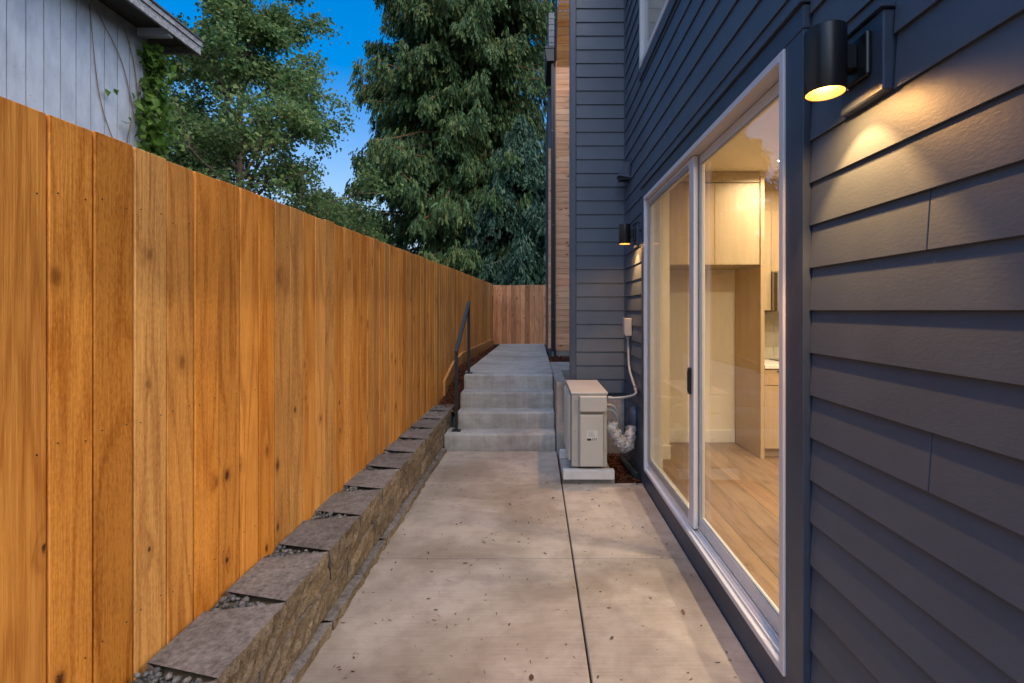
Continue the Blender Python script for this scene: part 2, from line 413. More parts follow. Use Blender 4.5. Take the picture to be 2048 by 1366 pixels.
# ------------------------------------------------------------ ground, patio, path
g = MB().box(-250, 250, -200, 300, -.6, -.16).build('ground', 'ground_soil'); tag(g, kind='structure')
patio = bx('patio', 'dark_void', None, -1.5, .985, -1.6, 5.44, -.15, -.05); tag(patio, kind='structure')
XJ = .235
ycuts = [-1.5, .40, 1.74, 3.08, 4.42, 5.425]
for i in range(5):
    bx0('slab', 'concrete', patio, -1.06, XJ - .0045, ycuts[i] + .004, ycuts[i + 1] - .004, -.12, 0, .005)
for i in range(4):
    bx0('slab', 'concrete', patio, XJ + .0045, .972, ycuts[i] + .004, ycuts[i + 1] - .004, -.12, 0, .005)

steps = thing('concrete_steps', 'four broad concrete steps rising to the upper walk', 'steps', (0, 5.43, 0))
SY = [5.43, 5.70, 6.00, 6.31]; SZ = [.188, .376, .56, .74]
def par(o, p):
    o.parent = p; o.matrix_parent_inverse = Matrix.Translation(p.location).inverted(); return o
for i in range(4):
    y1 = SY[i + 1] + .06 if i < 3 else 6.62
    x0 = -1.04 if i == 0 else -.945
    o = bx0('step', 'concrete_step', None, x0, .224, SY[i], y1, -.12, SZ[i], .022, seg=3, smooth=True); par(o, steps)
cheek = MB()
cheek.prism([(5.46, -.12), (8.05, -.12), (8.05, .715), (5.9, .742), (5.62, .765), (5.46, .765)], 0, .231, .362)
tag(cheek.build('cheek_wall', 'concrete_old', None, .012, 2), 'low concrete kerb wall between the steps and the grey house', 'kerb wall')

path = bx('upper_path', 'dark_void', None, -.93, .21, 6.63, 13.3, .30, .60); tag(path, kind='structure')
def pz(y): return .74 - .08 * (y - 6.5) / 6.9
pc = [6.626, 8.1, 9.55, 11.0, 12.3, 13.33]
for i in range(5):
    y0, y1 = pc[i] + .003, pc[i + 1] - .003
    mb = MB().box(-.975, .226, y0, y1, .4, .7)
    mb.v = [(x, y, (pz(y) if z > .5 else z)) for x, y, z in mb.v]
    mb.build('slab', 'concrete_path', path, .005)
mb = MB().box(.236, .98, 7.15, 8.20, .4, .705); mb.build('slab', 'concrete_path', path, .005)

# ------------------------------------------------------------ house
house = thing('house', 'dark grey house with lap siding beside the concrete patio', 'house', (0, 0, 0))
P = .1524
XW = .985
def lap_x(name, y0, y1, k, zt=None):
    """one lap board on the long wall (faces -X)"""
    z = EYE + k * P; top = z + .180 if zt is None else min(z + .18, zt)
    f = (top - z) / .18
    cy = (y0 + y1) / 2
    mb = MB().prism([(XW, 0), (XW + .0085, 0), (XW + .0085 + .0125 * f, top - z), (XW + .0125 * f, top - z)], 1, y0 - cy, y1 - cy)
    mb.v = [(v[0] - XW, v[1], v[2]) for v in mb.v]
    return mb.build(name, 'siding', house, .0014, loc=(XW, cy, z))
openings = [(1.741, 4.43, -1, 2.705), (2.9, 4.555, 3.735, 5.6), (1.333, 1.53, 2.19, 2.43), (4.61, 4.80, 2.19, 2.43)]
WY0, WY1 = -1.6, 5.335
for k in range(-10, 31):
    z0, z1 = EYE + k * P, EYE + (k + 1) * P
    def cut(lo, hi):
        segs = [(WY0, WY1)]
        for a, b_, c, d in openings:
            if d > lo + .004 and c < hi - .004:
                n = []
                for s, e in segs:
                    if b_ <= s or a >= e: n.append((s, e)); continue
                    if a > s: n.append((s, a - .003))
                    if b_ < e: n.append((b_ + .003, e))
                segs = n
        return segs
    # break a course where an opening starts or ends inside it
    bl = sorted({z0, z1} | {q for a, b_, c, d in openings for q in (c, d) if z0 + .01 < q < z1 - .01})
    joints = {1: 1.217, -3: 1.213, 5: .25, 7: 3.3, 9: 1.1, 11: 4.9, 13: 2.5, -6: .1}.get(k)
    if len(bl) == 2:
        for s, e in cut(z0, z1):
            if joints and s < joints < e:
                lap_x('siding_board', s, joints - .0012, k); lap_x('siding_board', joints + .0012, e, k)
            else: lap_x('siding_board', s, e, k)
    else:
        for lo, hi in zip(bl[:-1], bl[1:]):
            for s, e in cut(lo, hi):
                xo0 = XW + .0125 * (lo - z0) / .18; xo1 = XW + .0125 * (min(hi + .0, z0 + .18) - z0) / .18
                hh = hi if hi < z1 - .001 else z0 + .18
                cy = (s + e) / 2
                mb = MB().prism([(0 + xo0 - XW, 0), (xo0 - XW + .0085, 0), (xo1 - XW + .0085, hh - lo), (xo1 - XW, hh - lo)], 1, s - cy, e - cy)
                mb.build('siding_board', 'siding', house, .0012, loc=(XW, cy, lo))
# wall core behind the boards, split round the openings
D0, D1, DZ0, DZ1 = 1.871, 4.30, .158, 2.596
core = MB()
core.box(1.009, 1.13, -1.6, D0, -.1, 6.4); core.box(1.009, 1.13, D0, D1, -.1, DZ0); core.box(1.009, 1.13, D0, D1, DZ1, 3.83)
core.box(1.009, 1.13, D1, 5.335, -.1, 3.83); core.box(1.009, 1.13, D0, 3.0, 3.83, 6.4); core.box(1.009, 1.13, 3.0, 4.5, 5.3, 6.4); core.box(1.009, 1.13, 4.5, 5.335, 3.83, 6.4)
core.build('wall_core', 'room_paint', house)
bx('foundation', 'concrete_old', house, .998, 1.008, -1.6, 1.74, -.1, .055)
bx('foundation', 'concrete_old', house, .998, 1.008, 4.432, 5.34, -.1, .055)
# jog wall facing the camera
JY = 5.35
for k in range(-6, 31):
    z = EYE + k * P
    mb = MB().prism([(JY, 0), (JY + .0085, 0), (JY + .021, .18), (JY + .0125, .18)], 0, -.2655, .2655)
    mb.v = [(x, y - JY, zz) for x, y, zz in mb.v]
    mb.build('siding_board', 'siding', house, .0014, loc=(.7115, JY, z))
bx('jog_core', 'trim_dark', house, .402, .999, JY + .0225, 5.80, .60, 6.4)
bx('foundation', 'concrete_old', house, .405, 1.0, JY + .024, 5.78, -.1, .662)
bx('corner_board', 'trim_dark', house, .377, .443, JY - .008, JY + .021, .62, 6.4, .003)
bx('corner_board', 'trim_dark', house, .379, .401, JY + .0225, JY + .11, .62, 6.4, .003)
bx('inner_corner_board', 'trim_dark', house, .9785, .9985, JY - .014, JY + .02, .0, 6.4, .003)
bx('side_wall', 'trim_dark', house, .99, 1.13, 5.80, 9.30, .5, 6.4)
# roof slab and end wall close the volume
bx('roof', 'roof_dark', house, 1.0, 7.0, -1.7, 5.78, 6.402, 6.6)
bx('parapet_cap', 'trim_dark', house, .955, 1.15, -1.6, 5.32, 6.401, 6.46, .004)
# door casing
CX = .966
bx('door_casing', 'trim_dark', house, CX, 1.0085, 1.744, D0 - .002, -.02, 2.60, .003)
bx('door_casing', 'trim_dark', house, CX, 1.0085, D1 + .002, 4.427, -.02, 2.60, .003)
bx('door_casing', 'trim_dark', house, CX, 1.0085, 1.744, 4.427, 2.602, 2.690, .003)
bx('drip_cap', 'trim_dark', house, CX - .014, 1.0085, 1.735, 4.436, 2.692, 2.702, .002)
bx('door_skirt', 'trim_dark', house, CX + .008, 1.0085, D0, D1, -.02, DZ0 - .002, .003)
# sliding glass door
door = thing('sliding_door', None, None); door.parent = house
FX0, FX1 = .958, 1.10
fr = MB()
fr.box(FX0, FX1, D0, D0 + .034, DZ0, DZ1); fr.box(FX0, FX1, D1 - .034, D1, DZ0, DZ1)
fr.box(FX0, FX1, D0 + .034, D1 - .034, DZ1 - .036, DZ1); fr.box(FX0, FX1, D0 + .034, D1 - .034, DZ0, DZ0 + .030)
fr.build('door_frame', 'vinyl_white', door, .003)
for xx in (.985, 1.0225, 1.063):
    bx('track_rail', 'vinyl_white', door, xx - .003, xx + .003, D0 + .036, D1 - .036, DZ0 + .0305, DZ0 + .044, .001)
def panel(name, x0, x1, y0, y1, st, lab):
    z0, z1 = DZ0 + .046, DZ1 - .040
    p = MB()
    p.box(x0, x1, y0, y0 + st[0], z0, z1); p.box(x0, x1, y1 - st[1], y1, z0, z1)
    p.box(x0, x1, y0 + st[0], y1 - st[1], z1 - .055, z1); p.box(x0, x1, y0 + st[0], y1 - st[1], z0, z0 + .075)
    po = p.build(name, 'vinyl_white', door, .004)
    xm = (x0 + x1) / 2
    bx('pane', 'glass', door, xm - .003, xm + .003, y0 + st[0] - .006, y1 - st[1] + .006, z0 + .07, z1 - .05)
    gk = MB()
    a, b_, c, d = y0 + st[0], y1 - st[1], z0 + .075, z1 - .055
    for q in ((a, a + .006, c, d), (b_ - .006, b_, c, d), (a + .006, b_ - .006, c, c + .006), (a + .006, b_ - .006, d - .006, d)):
        gk.box(x0 + .004, xm - .0035, *q)
    gk.build('glazing_bead', 'grey_pvc', door)
    return po
panel('fixed_panel', .990, 1.020, 3.035, D1 - .036, (.085, .035), '')
panel('sliding_panel', 1.030, 1.062, D0 + .036, 3.105, (.05, .075), '')
m_, t_, b_ = new_mat('veil_sheet')
b_.inputs['Base Color'].default_value = (.16, .13, .09, 1); b_.inputs['Roughness'].default_value = .9
tr_ = nd(t_, 'ShaderNodeBsdfTransparent'); mx_ = nd(t_, 'ShaderNodeMixShader')
t_.links.new(math_(t_, 'MULTIPLY_ADD', noise(t_, gcoord(t_), 40, 2), .06, .15), mx_.inputs[0])
t_.links.new(tr_.outputs[0], mx_.inputs[1]); t_.links.new(b_.outputs[0], mx_.inputs[2]); t_.links.new(mx_.outputs[0], t_.nodes['Material Output'].inputs[0])
bx('pane_veil', 'veil_sheet', door, .981, .982, 3.12, D1 - .05, DZ0 + .08, DZ1 - .07)  # see-through sheet added to darken and veil the view through the far pane
h = MB(); h.box(.968, .9885, 3.075, 3.098, 1.06, 1.20); h.box(.974, .9885, 3.068, 3.105, 1.045, 1.215); h.build('handle', 'black_metal', door, .004, 2)
# upper window
win = thing('window', None, None); win.parent = house
W0, W1, WZ0, WZ1 = 3.0, 4.5, 3.83, 5.30
fw = MB()
fw.box(.962, 1.08, W0, W0 + .05, WZ0, WZ1); fw.box(.962, 1.08, W1 - .05, W1, WZ0, WZ1); fw.box(.962, 1.08, W0 + .05, W1 - .05, WZ0, WZ0 + .05); fw.box(.962, 1.08, W0 + .05, W1 - .05, WZ1 - .05, WZ1)
fw.build('window_frame', 'vinyl_white', win, .003)
bx('pane', 'glass', win, .995, 1.001, W0 + .045, W1 - .045, WZ0 + .045, WZ1 - .045)
for i in range(17):
    y = W0 + .06 + i * .086
    bx0('blind_slat', 'blind', win, 1.04, 1.052, y - .041, y + .041, WZ0 + .03, WZ1 - .03, 0, rot=(0, 0, R(8)))
for (a, b_, c, d) in ((2.905, 2.997, WZ0 - .09, WZ1 + .09), (4.503, 4.55, WZ0 - .09, WZ1 + .09), (2.998, 4.502, WZ0 - .09, WZ0 - .002), (2.998, 4.502, WZ1 + .002, WZ1 + .09)):
    bx('window_casing', 'trim_dark', house, .970, 1.0085, a, b_, c, d, .003)
bx('upper_ceiling', 'room_paint', house, 1.13, 3.5, 2.6, 5.3, 5.5, 5.52)
# lamp blocks with drip caps
for (a, b_) in ((1.336, 1.527), (4.613, 4.797)):
    bx('lamp_block', 'trim_dark', house, .962, 1.0085, a, b_, 2.193, 2.417, .004)
    bx('drip_cap', 'trim_dark', house, .950, 1.0085, a - .008, b_ + .008, 2.419, 2.427, .001)

# cedar-clad bay further back, with its soffit, gutter and downspout
BY = 9.35
k = 0; z = .80
while z < 6.30:
    bx0('cedar_board', 'cedar', house, .380, 1.0, BY, BY + .018, z, z + .1105, .0025); z += .1145
bx('bay_core', 'dark_void', house, .382, 1.13, BY + .0185, 10.2, .5, 7.4)
bx('foundation', 'concrete_old', house, .39, 1.0, BY + .006, BY + .018, .5, .797)
bx('corner_board', 'trim_dark', house, .346, .379, BY - .012, BY + .10, .70, 6.30, .003)
z = .78
while z < 4.95:
    bx0('cedar_board', 'cedar', house, .262, .380, 10.21, 10.228, z, z + .1105, .0025); z += .1145
bx('far_wall', 'trim_dark', house, .262, 1.13, 10.23, 13.2, .4, 6.28)
S0, S1 = Vector((0, 9.35, 6.30)), Vector((0, 8.40, 7.42))
d = (S1 - S0).normalized(); nn_ = Vector((0, d.z, -d.y))
ang = math.atan2(d.z, -d.y)
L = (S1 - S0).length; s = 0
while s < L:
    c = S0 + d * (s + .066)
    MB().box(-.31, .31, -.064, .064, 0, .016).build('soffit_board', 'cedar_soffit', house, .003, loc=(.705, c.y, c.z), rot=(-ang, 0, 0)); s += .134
MB().prism([(9.42, 6.26), (8.38, 7.50), (8.44, 7.56), (9.48, 6.32)], 0, .352, .380).build('fascia', 'trim_dark', house, .003)
bx('upper_wall', 'trim_dark', house, .245, .350, 9.30, 10.2, 6.62, 7.32)
for i in range(6):
    bx0('siding_board', 'siding', house, .243, .351, 9.285, 9.298, 6.625 + i * .115, 6.625 + i * .115 + .108, .002)
gt = MB(); gt.prism([(.175, 6.58), (.175, 6.50), (.205, 6.32), (.345, 6.32), (.345, 6.58)], 1, 9.16, 10.2); gt.build('gutter', 'rail_metal', house, .004)
bx('gutter_lip', 'rail_metal', house, .165, .349, 9.15, 9.165, 6.555, 6.60, .003)
dsp = MB(); dsp.box(.288, .342, 9.22, 9.29, .80, 6.32); dsp.build('downspout', 'rail_metal', house, .008, 2)
MB().prism([(9.22, .80), (9.29, .80), (9.20, .70), (9.13, .70)], 0, .289, .341).build('downspout', 'rail_metal', house, .004)
for zz in (1.4, 3.2, 5.0): bx('downspout_strap', 'trim_dark', house, .285, .3455, 9.216, 9.296, zz, zz + .03, .002)

# ------------------------------------------------------------ kitchen seen through the door
KF, KC = .12, 2.95
room = bx('kitchen_floor', 'dark_void', None, 1.131, 5.2, -1.5, 5.36, -.1, KF - .016); tag(room, kind='structure')
row = 0; x = 1.133
while x < 5.1:
    y = -1.5 - random.random() * 1.2
    while y < 5.33:
        L = 1.1 + random.random() * .9; a, b_ = max(y, -1.5), min(y + L, 5.33)
        if b_ - a > .1: bx0('plank', 'oak_floor', room, x, x + .186, a, b_ - .002, KF - .015, KF, .0015)
        y += L
    x += .188
kc = bx('kitchen_ceiling', 'room_paint', None, 1.131, 5.2, -1.5, 5.36, KC, KC + .1); tag(kc, kind='structure')
kw = MB(); kw.box(1.131, 5.2, 5.345, 5.36, KF, KC); kw.box(5.2, 5.3, -1.5, 5.36, KF, KC); kw.box(1.131, 5.2, -1.6, -1.5, KF, KC)
tag(kw.build('kitchen_wall', 'room_paint'), kind='structure')
wn_ = bx('wall_return', 'room_paint', None, 1.131, 1.312, 4.74, 5.343, KF + .001, KC - .001, .002); tag(wn_, kind='structure')
tag(bx('baseboard', 'base_white', wn_, 1.131, 1.318, 4.722, 4.739, KF + .001, KF + .14, .003))
fp = thing('refrigerator_surround', 'pale oak panel and overhead cabinet framing the empty refrigerator alcove', 'cabinet', (0, 0, 0))
bx0('side_panel', 'oak_cabinet', fp, 2.205, 2.243, 4.735, 5.343, KF + .001, 2.90, .002)
bx0('cabinet_box', 'oak_cabinet', fp, 1.316, 2.203, 4.77, 5.34, 2.03, 2.84, .002)
bx0('cabinet_door', 'oak_cabinet', fp, 1.318, 1.757, 4.748, 4.768, 2.032, 2.832, .002)
bx0('cabinet_door', 'oak_cabinet', fp, 1.760, 2.200, 4.748, 4.768, 2.032, 2.832, .002)
bx0('crown_filler', 'oak_cabinet', fp, 1.316, 2.203, 4.752, 4.79, 2.842, KC - .002, .002)
bx('baseboard', 'base_white', fp, 1.316, 2.20, 5.326, 5.342, KF + .001, KF + .14, .003)
lc = thing('base_cabinet', 'pale oak base cabinet with drawer under the white counter', 'cabinet', (0, 0, 0))
bx0('carcass', 'oak_cabinet', lc, 2.246, 4.6, 4.77, 5.342, KF + .10, 1.005, .002)
bx('toe_kick', 'oak_cabinet', lc, 2.246, 4.6, 4.83, 4.85, KF + .001, KF + .099)
for i in range(4):
    x0 = 2.250 + i * .585
    bx0('drawer_front', 'oak_cabinet', lc, x0, x0 + .58, 4.748, 4.768, .845, .995, .002)
    bx0('cabinet_door', 'oak_cabinet', lc, x0, x0 + .58, 4.748, 4.768, KF + .10, .838, .002)
    bx('pull', 'black_metal', lc, x0 + .12, x0 + .42, 4.736, 4.747, .975, .985, .002)
    bx('pull', 'black_metal', lc, x0 + .28, x0 + .56, 4.736, 4.747, .815, .825, .002)
ct = bx('countertop', 'quartz', None, 2.246, 4.6, 4.735, 5.343, 1.007, 1.045, .003); tag(ct, 'white stone countertop on the oak base cabinet', 'countertop')
ck = bx('cooktop', 'dark_glass', None, 2.55, 3.35, 4.83, 5.28, 1.046, 1.056, .003); tag(ck, 'black glass cooktop set on the white counter', 'cooktop')
uc = thing('upper_cabinet', 'tall pale oak wall cabinets right of the refrigerator panel', 'cabinet', (0, 0, 0))
bx0('carcass', 'oak_cabinet', uc, 2.246, 2.435, 5.02, 5.342, 1.58, 2.62, .002)
bx0('carcass', 'oak_cabinet', uc, 2.438, 4.6, 5.02, 5.342, 1.98, 2.62, .002)
for (a, b_, zz) in ((2.248, 2.434, 1.582), (2.437, 2.80, 1.982), (2.803, 3.2, 1.982)):
    bx0('cabinet_door', 'oak_cabinet', uc, a, b_, 4.998, 5.018, zz, 2.61, .002)
bx0('crown_filler', 'oak_cabinet', uc, 2.246, 4.6, 5.03, 5.06, 2.622, KC - .002, .001)
mw = thing('microwave', 'stainless microwave with dark window under the wall cabinets', 'microwave', (0, 0, 0))
bx('body', 'steel', mw, 2.440, 3.2, 4.95, 5.342, 1.56, 1.976, .004)
bx('door_window', 'dark_glass', mw, 2.53, 3.0, 4.942, 4.9485, 1.64, 1.90, .003)
bx('side_vent', 'dark_glass', mw, 2.442, 2.475, 4.944, 4.9485, 1.57, 1.97, .001)
bs = bx('backsplash', 'grout', None, 2.246, 4.6, 5.336, 5.3445, 1.046, 1.578); tag(bs, 'tiled backsplash between the counter and wall cabinets', 'backsplash')
for r_ in range(4):
    x = 2.246 + (.0 if r_ % 2 else -.075)
    while x < 3.2:
        a, b_ = max(x, 2.247), x + .15
        if b_ - a > .02: bx0('tile', 'tile_glaze', bs, a, b_ - .004, 5.331, 5.3358, 1.048 + r_ * .133, 1.048 + r_ * .133 + .129, .001)
        x += .152
n_dl = 0
for (x, y) in ((2.26, 4.36), (2.26, 2.6), (2.26, .8), (3.7, 3.6), (3.7, 1.7)):  # only the first is in view; the rest are added unseen for room light
    dl = thing('ceiling_light', ['round ceiling downlight nearest the kitchen cabinets', 'unseen added ceiling downlight behind the sliding glass', 'unseen added ceiling downlight above the near end of the room', 'unseen added ceiling downlight deep in the room near the cabinets', 'unseen added ceiling downlight deep in the room near end'][n_dl], 'ceiling light', (x, y, KC), 'kitchen downlights'); n_dl += 1
    t_ = MB(); t_.tube([(0, 0, -.001), (0, 0, -.010)], [.085, .08], 24); t_.build('trim_ring', 'vinyl_white', dl)
    t_ = MB(); t_.tube([(0, 0, -.0105), (0, 0, -.013)], .062, 24); t_.build('diffuser', 'downlight_glow', dl)
    ld = bpy.data.lights.new('downlight', 'AREA'); ld.shape = 'DISK'; ld.size = .13; ld.energy = ROOM_W * (.55 if y > 4 else 1.1); ld.color = (1.0, .80, .52); ld.spread = R(165)
    lo = bpy.data.objects.new('downlight', ld); col.objects.link(lo); lo.parent = dl; lo.location = (0, 0, -.02)

# ------------------------------------------------------------ wall lamps
def wall_lamp(y, label):
    t_ = thing('wall_lamp', label, 'wall lamp', (XW - .023, y, 2.228), 'black cylinder wall lamps')
    MB().box(-.018, -.0005, -.0635, .0635, .028, .156).build('back_plate', 'black_metal', t_, .006, 2)
    MB().box(-.064, -.0185, -.024, .024, .065, .135).build('arm', 'black_metal', t_, .002)
    # shell: outer skin, lip, inner skin, closed cap
    prof = [(.0, .190), (.053, .190), (.0565, .1865), (.0565, .002), (.0555, .0), (.0525, .0), (.0515, .002), (.0515, .10), (.0, .10)]
    n = 40; mb = MB(); cx = -.098
    for r_, z in prof:
        for k_ in range(n): mb.v.append((cx + r_ * math.cos(2 * math.pi * k_ / n), r_ * math.sin(2 * math.pi * k_ / n), z))
    for i in range(len(prof) - 1):
        for k_ in range(n):
            mb.f.append((i * n + k_, i * n + (k_ + 1) % n, (i + 1) * n + (k_ + 1) % n, (i + 1) * n + k_)); mb.m.append(1 if i >= 5 else 0)
    o = mb.build('shade', ['black_metal', 'lamp_inner'], t_, smooth=True)
    bm = bmesh.new(); bm.from_mesh(o.data); bmesh.ops.remove_doubles(bm, verts=bm.verts, dist=1e-5); bmesh.ops.recalc_face_normals(bm, faces=bm.faces); bm.to_mesh(o.data); bm.free()
    b_ = MB(); b_.tube([(cx, 0, .0995), (cx, 0, .092), (cx, 0, .086), (cx, 0, .083)], [.032, .030, .022, .006], 20); b_.build('bulb', 'bulb_glow', t_, smooth=True)
    MB().tube([(-.012, .03, .0275), (-.012, .03, .022)], .004, 8).build('screw', 'steel', t_)
    ld = bpy.data.lights.new('lamp_beam', 'SPOT'); ld.energy = LAMP_SPOT_W; ld.color = WARM; ld.spot_size = R(150); ld.spot_blend = .6; ld.shadow_soft_size = .008
    lo = bpy.data.objects.new('lamp_beam', ld); col.objects.link(lo); lo.parent = t_; lo.location = (cx, 0, .078)
    ld = bpy.data.lights.new('lamp_glow', 'SPOT'); ld.energy = LAMP_W; ld.color = WARM; ld.spot_size = R(172); ld.spot_blend = 1.0; ld.shadow_soft_size = .012
    lo = bpy.data.objects.new('lamp_glow', ld); col.objects.link(lo); lo.parent = t_; lo.location = (cx, 0, .012)
wall_lamp(1.442, 'large black cylinder wall lamp glowing beside the near door jamb')
wall_lamp(4.70, 'small distant black cylinder wall lamp beyond the sliding door')

# ------------------------------------------------------------ cedar fence along the left
def fx(y): return -1.385 + .0146 * (y - 1.4)
def ftop(y): return EYE + .559 + (y - 1.4) * .01475
FANG = math.atan2(1, .0146)      # direction of the run
fence = thing('fence', 'tall orange cedar plank fence along the left of the patio', 'fence', (fx(1.4), 1.4, 0))
edges = [.967 * q for q in (.50, .66, .80, .935, 1.10, 1.255, 1.416, 1.560, 1.713, 1.864, 2.010, 2.165, 2.315)]
y = edges[-1]
while y < 13.2:
    y += random.choice((.138, .142, .145, .150, .155, .128)); edges.append(y)
edges[-1] = 13.36
nails = MB()
for a, b_ in zip(edges[:-1], edges[1:]):
    c = (a + b_) / 2; wd = b_ - a - .008
    H = 1.97 + random.uniform(-.004, .004); top = ftop(c) + random.uniform(-.006, .006)
    th = random.uniform(-.0004, .0004)
    mb = MB().box(-wd / 2, wd / 2, 0, .017, 0, H)
    sk = .01475 * wd / 2
    mb.v = [(x_, y_, z_ + (sk * (1 if x_ > 0 else -1) if z_ > .5 else 0)) for x_, y_, z_ in mb.v]
    o = mb.build('fence_board', 'fence_wood', fence, .0018)
    o.parent = None
    o.location = (fx(c) + th, c, top - H); o.rotation_euler = (0, random.uniform(-.0015, .0015), FANG + random.uniform(-.002, .004))
    par(o, fence)
    for zz in (top - .22, top - .95, top - 1.62):
        for q in (-.32, .32):
            z_ = zz + random.uniform(-.012, .012); yy = c + q * wd; xx = fx(yy) + th
            nails.tube([(xx - .001, yy, z_), (xx + .0018, yy, z_)], .0024, 6)
o = nails.build('nail_heads', 'black_metal', None); par(o, fence); o['kind'] = 'stuff'
for zz in (.35, 1.05, 1.85):
    mb = MB(); mb.prism([(-.09, 0), (-.022, 0), (-.022, .09), (-.09, .09)], 1, .5, 13.3)
    mb.v = [(x_ + fx(y_), y_, z_ + zz + (y_ - 1.4) * .01475) for x_, y_, z_ in mb.v]
    par(mb.build('rail', 'fence_wood', None), fence)
mb = MB().box(.002, .040, 6.74, 13.3, 0, .24)
mb.v = [(x_ + fx(y_) + .004, y_, z_ + .44 + (.20 if y_ > 10 else 0) * .55) for x_, y_, z_ in mb.v]
kb = MB(); pts = [6.74, 7.4, 8.2, 10.5, 13.3]
def mz(y):                                    # mulch surface height at the left strip
    s_ = min(1, max(0, (y - 6.25) / 1.7)); s_ = s_ * s_ * (3 - 2 * s_)
    return .335 + s_ * (pz(max(y, 6.5)) - .05 - .335)
for i in range(4):
    y0, y1 = pts[i], pts[i + 1] - .004
    za, zb = mz(y0) + .10, mz(y1) + .10
    mb = MB()
    mb.v = [(fx(yy) + dx, yy, zz + dz) for yy, zz in ((y0, za), (y1, zb)) for dx, dz in ((.004, -.32), (.042, -.32), (.042, .09), (.004, .09))]
    mb.f = [(3, 2, 1, 0), (4, 5, 6, 7), (0, 1, 5, 4), (1, 2, 6, 5), (2, 3, 7, 6), (3, 0, 4, 7)]; mb.m = [0] * 6
    par(mb.build('kick_board', 'kick_wood', None, .003), fence)

gate = thing('gate', 'reddish knotty cedar plank fence and gate closing the far end', 'gate', (-.5, 13.4, 0))
x = fx(13.38) + .01
GZ1 = EYE + .705
while x < .36:
    wd = random.choice((.125, .132, .14, .118)); gap = .014 if abs(x - .23) < .07 else .004
    o = bx0('gate_board', 'gate_wood', None, x, x + wd - gap, 13.38 + random.uniform(-.003, .003), 13.398, .64, GZ1 + random.uniform(-.006, .006), .0025); par(o, gate); x += wd
for zz in (.85, 2.0): par(bx('rail', 'gate_wood', None, fx(13.4), .36, 13.401, 13.44, zz, zz + .09), gate)

# ------------------------------------------------------------ block retaining wall
rw = thing('retaining_wall', 'low split-face concrete block wall below the cedar fence', 'retaining wall', (-1.1, 1, 0))
def block_mesh(name, length, depth, taper, height, seed):
    r_ = random.Random(seed); mb = MB()
    nx, nz = 10, 4
    for j in range(nz + 1):
        for i in range(nx + 1):
            edge = (i in (0, nx)) or (j in (0, nz))
            dx = r_.uniform(-.010, .002) if edge else r_.uniform(-.017, .010)
            mb.v.append((dx, -length / 2 + .0015 + (length - .003) * i / nx + (0 if edge else r_.uniform(-.008, .008)), height * j / nz + (0 if j in (0, nz) else r_.uniform(-.006, .006))))
    for j in range(nz):
        for i in range(nx):
            a = j * (nx + 1) + i
            mb.f += [(a, a + 1, a + nx + 2), (a, a + nx + 2, a + nx + 1)]; mb.m += [1, 1]
    b0 = len(mb.v); W = length / 2 - taper
    mb.v += [(-depth, -W, 0), (-depth, W, 0), (-depth, W, height), (-depth, -W, height)]
    top = [nz * (nx + 1) + i for i in range(nx + 1)]; bot = list(range(nx + 1))
    lft = [j * (nx + 1) for j in range(nz + 1)]; rgt = [j * (nx + 1) + nx for j in range(nz + 1)]
    mb.f += [tuple(top + [b0 + 2, b0 + 3]), tuple(bot[::-1] + [b0, b0 + 1]), (b0, b0 + 1, b0 + 2, b0 + 3), tuple(lft[::-1] + [b0 + 3, b0]) , tuple(rgt + [b0 + 2, b0 + 1])]
    mb.m += [0] * 5
    o = mb.build(name, ['block_top', 'block_face'])
    me = o.data; bpy.data.objects.remove(o); return me
top_me = [block_mesh('block', .423, .305, .07, .150, s_) for s_ in (1, 2, 3, 4)]
low_me = [block_mesh('block', .423, .30, .03, .150, s_) for s_ in (5, 6, 7, 8)]
base_me = [block_mesh('block', .423, .30, .02, .15, s_) for s_ in (9, 10, 11)]
Y0 = 1.610 - .430 * 3
i = 0; y = Y0
while y < 6.3:
    o = link('block', top_me[i % 4], None, (-1.053 + random.uniform(-.005, .005), y + .215, .199), (0, 0, random.uniform(-.012, .012))); par(o, rw)
    y += .430; i += 1
YEND = y
i = 0; y = Y0 - .2
while y < 6.0:
    o = link('block', low_me[(i * 3) % 4], None, (-1.05 + random.uniform(-.004, .004), y + .215, .047), (0, 0, random.uniform(-.01, .01))); par(o, rw); y += .430; i += 1
i = 0; y = Y0 - .09
while y < 5.05:
    o = link('block', base_me[i % 3], None, (-1.0 + random.uniform(-.006, .006), y + .215, -.105 + random.uniform(-.003, .003)), (0, 0, random.uniform(-.012, .012))); par(o, rw); y += .430; i += 1
bx('wall_backfill', 'ground_soil', None, -1.37, -1.10, .3, 6.3, -.2, .318); bpy.data.objects['wall_backfill'].name = 'backfill_soil'
tag(bpy.data.objects['backfill_soil'], kind='structure')

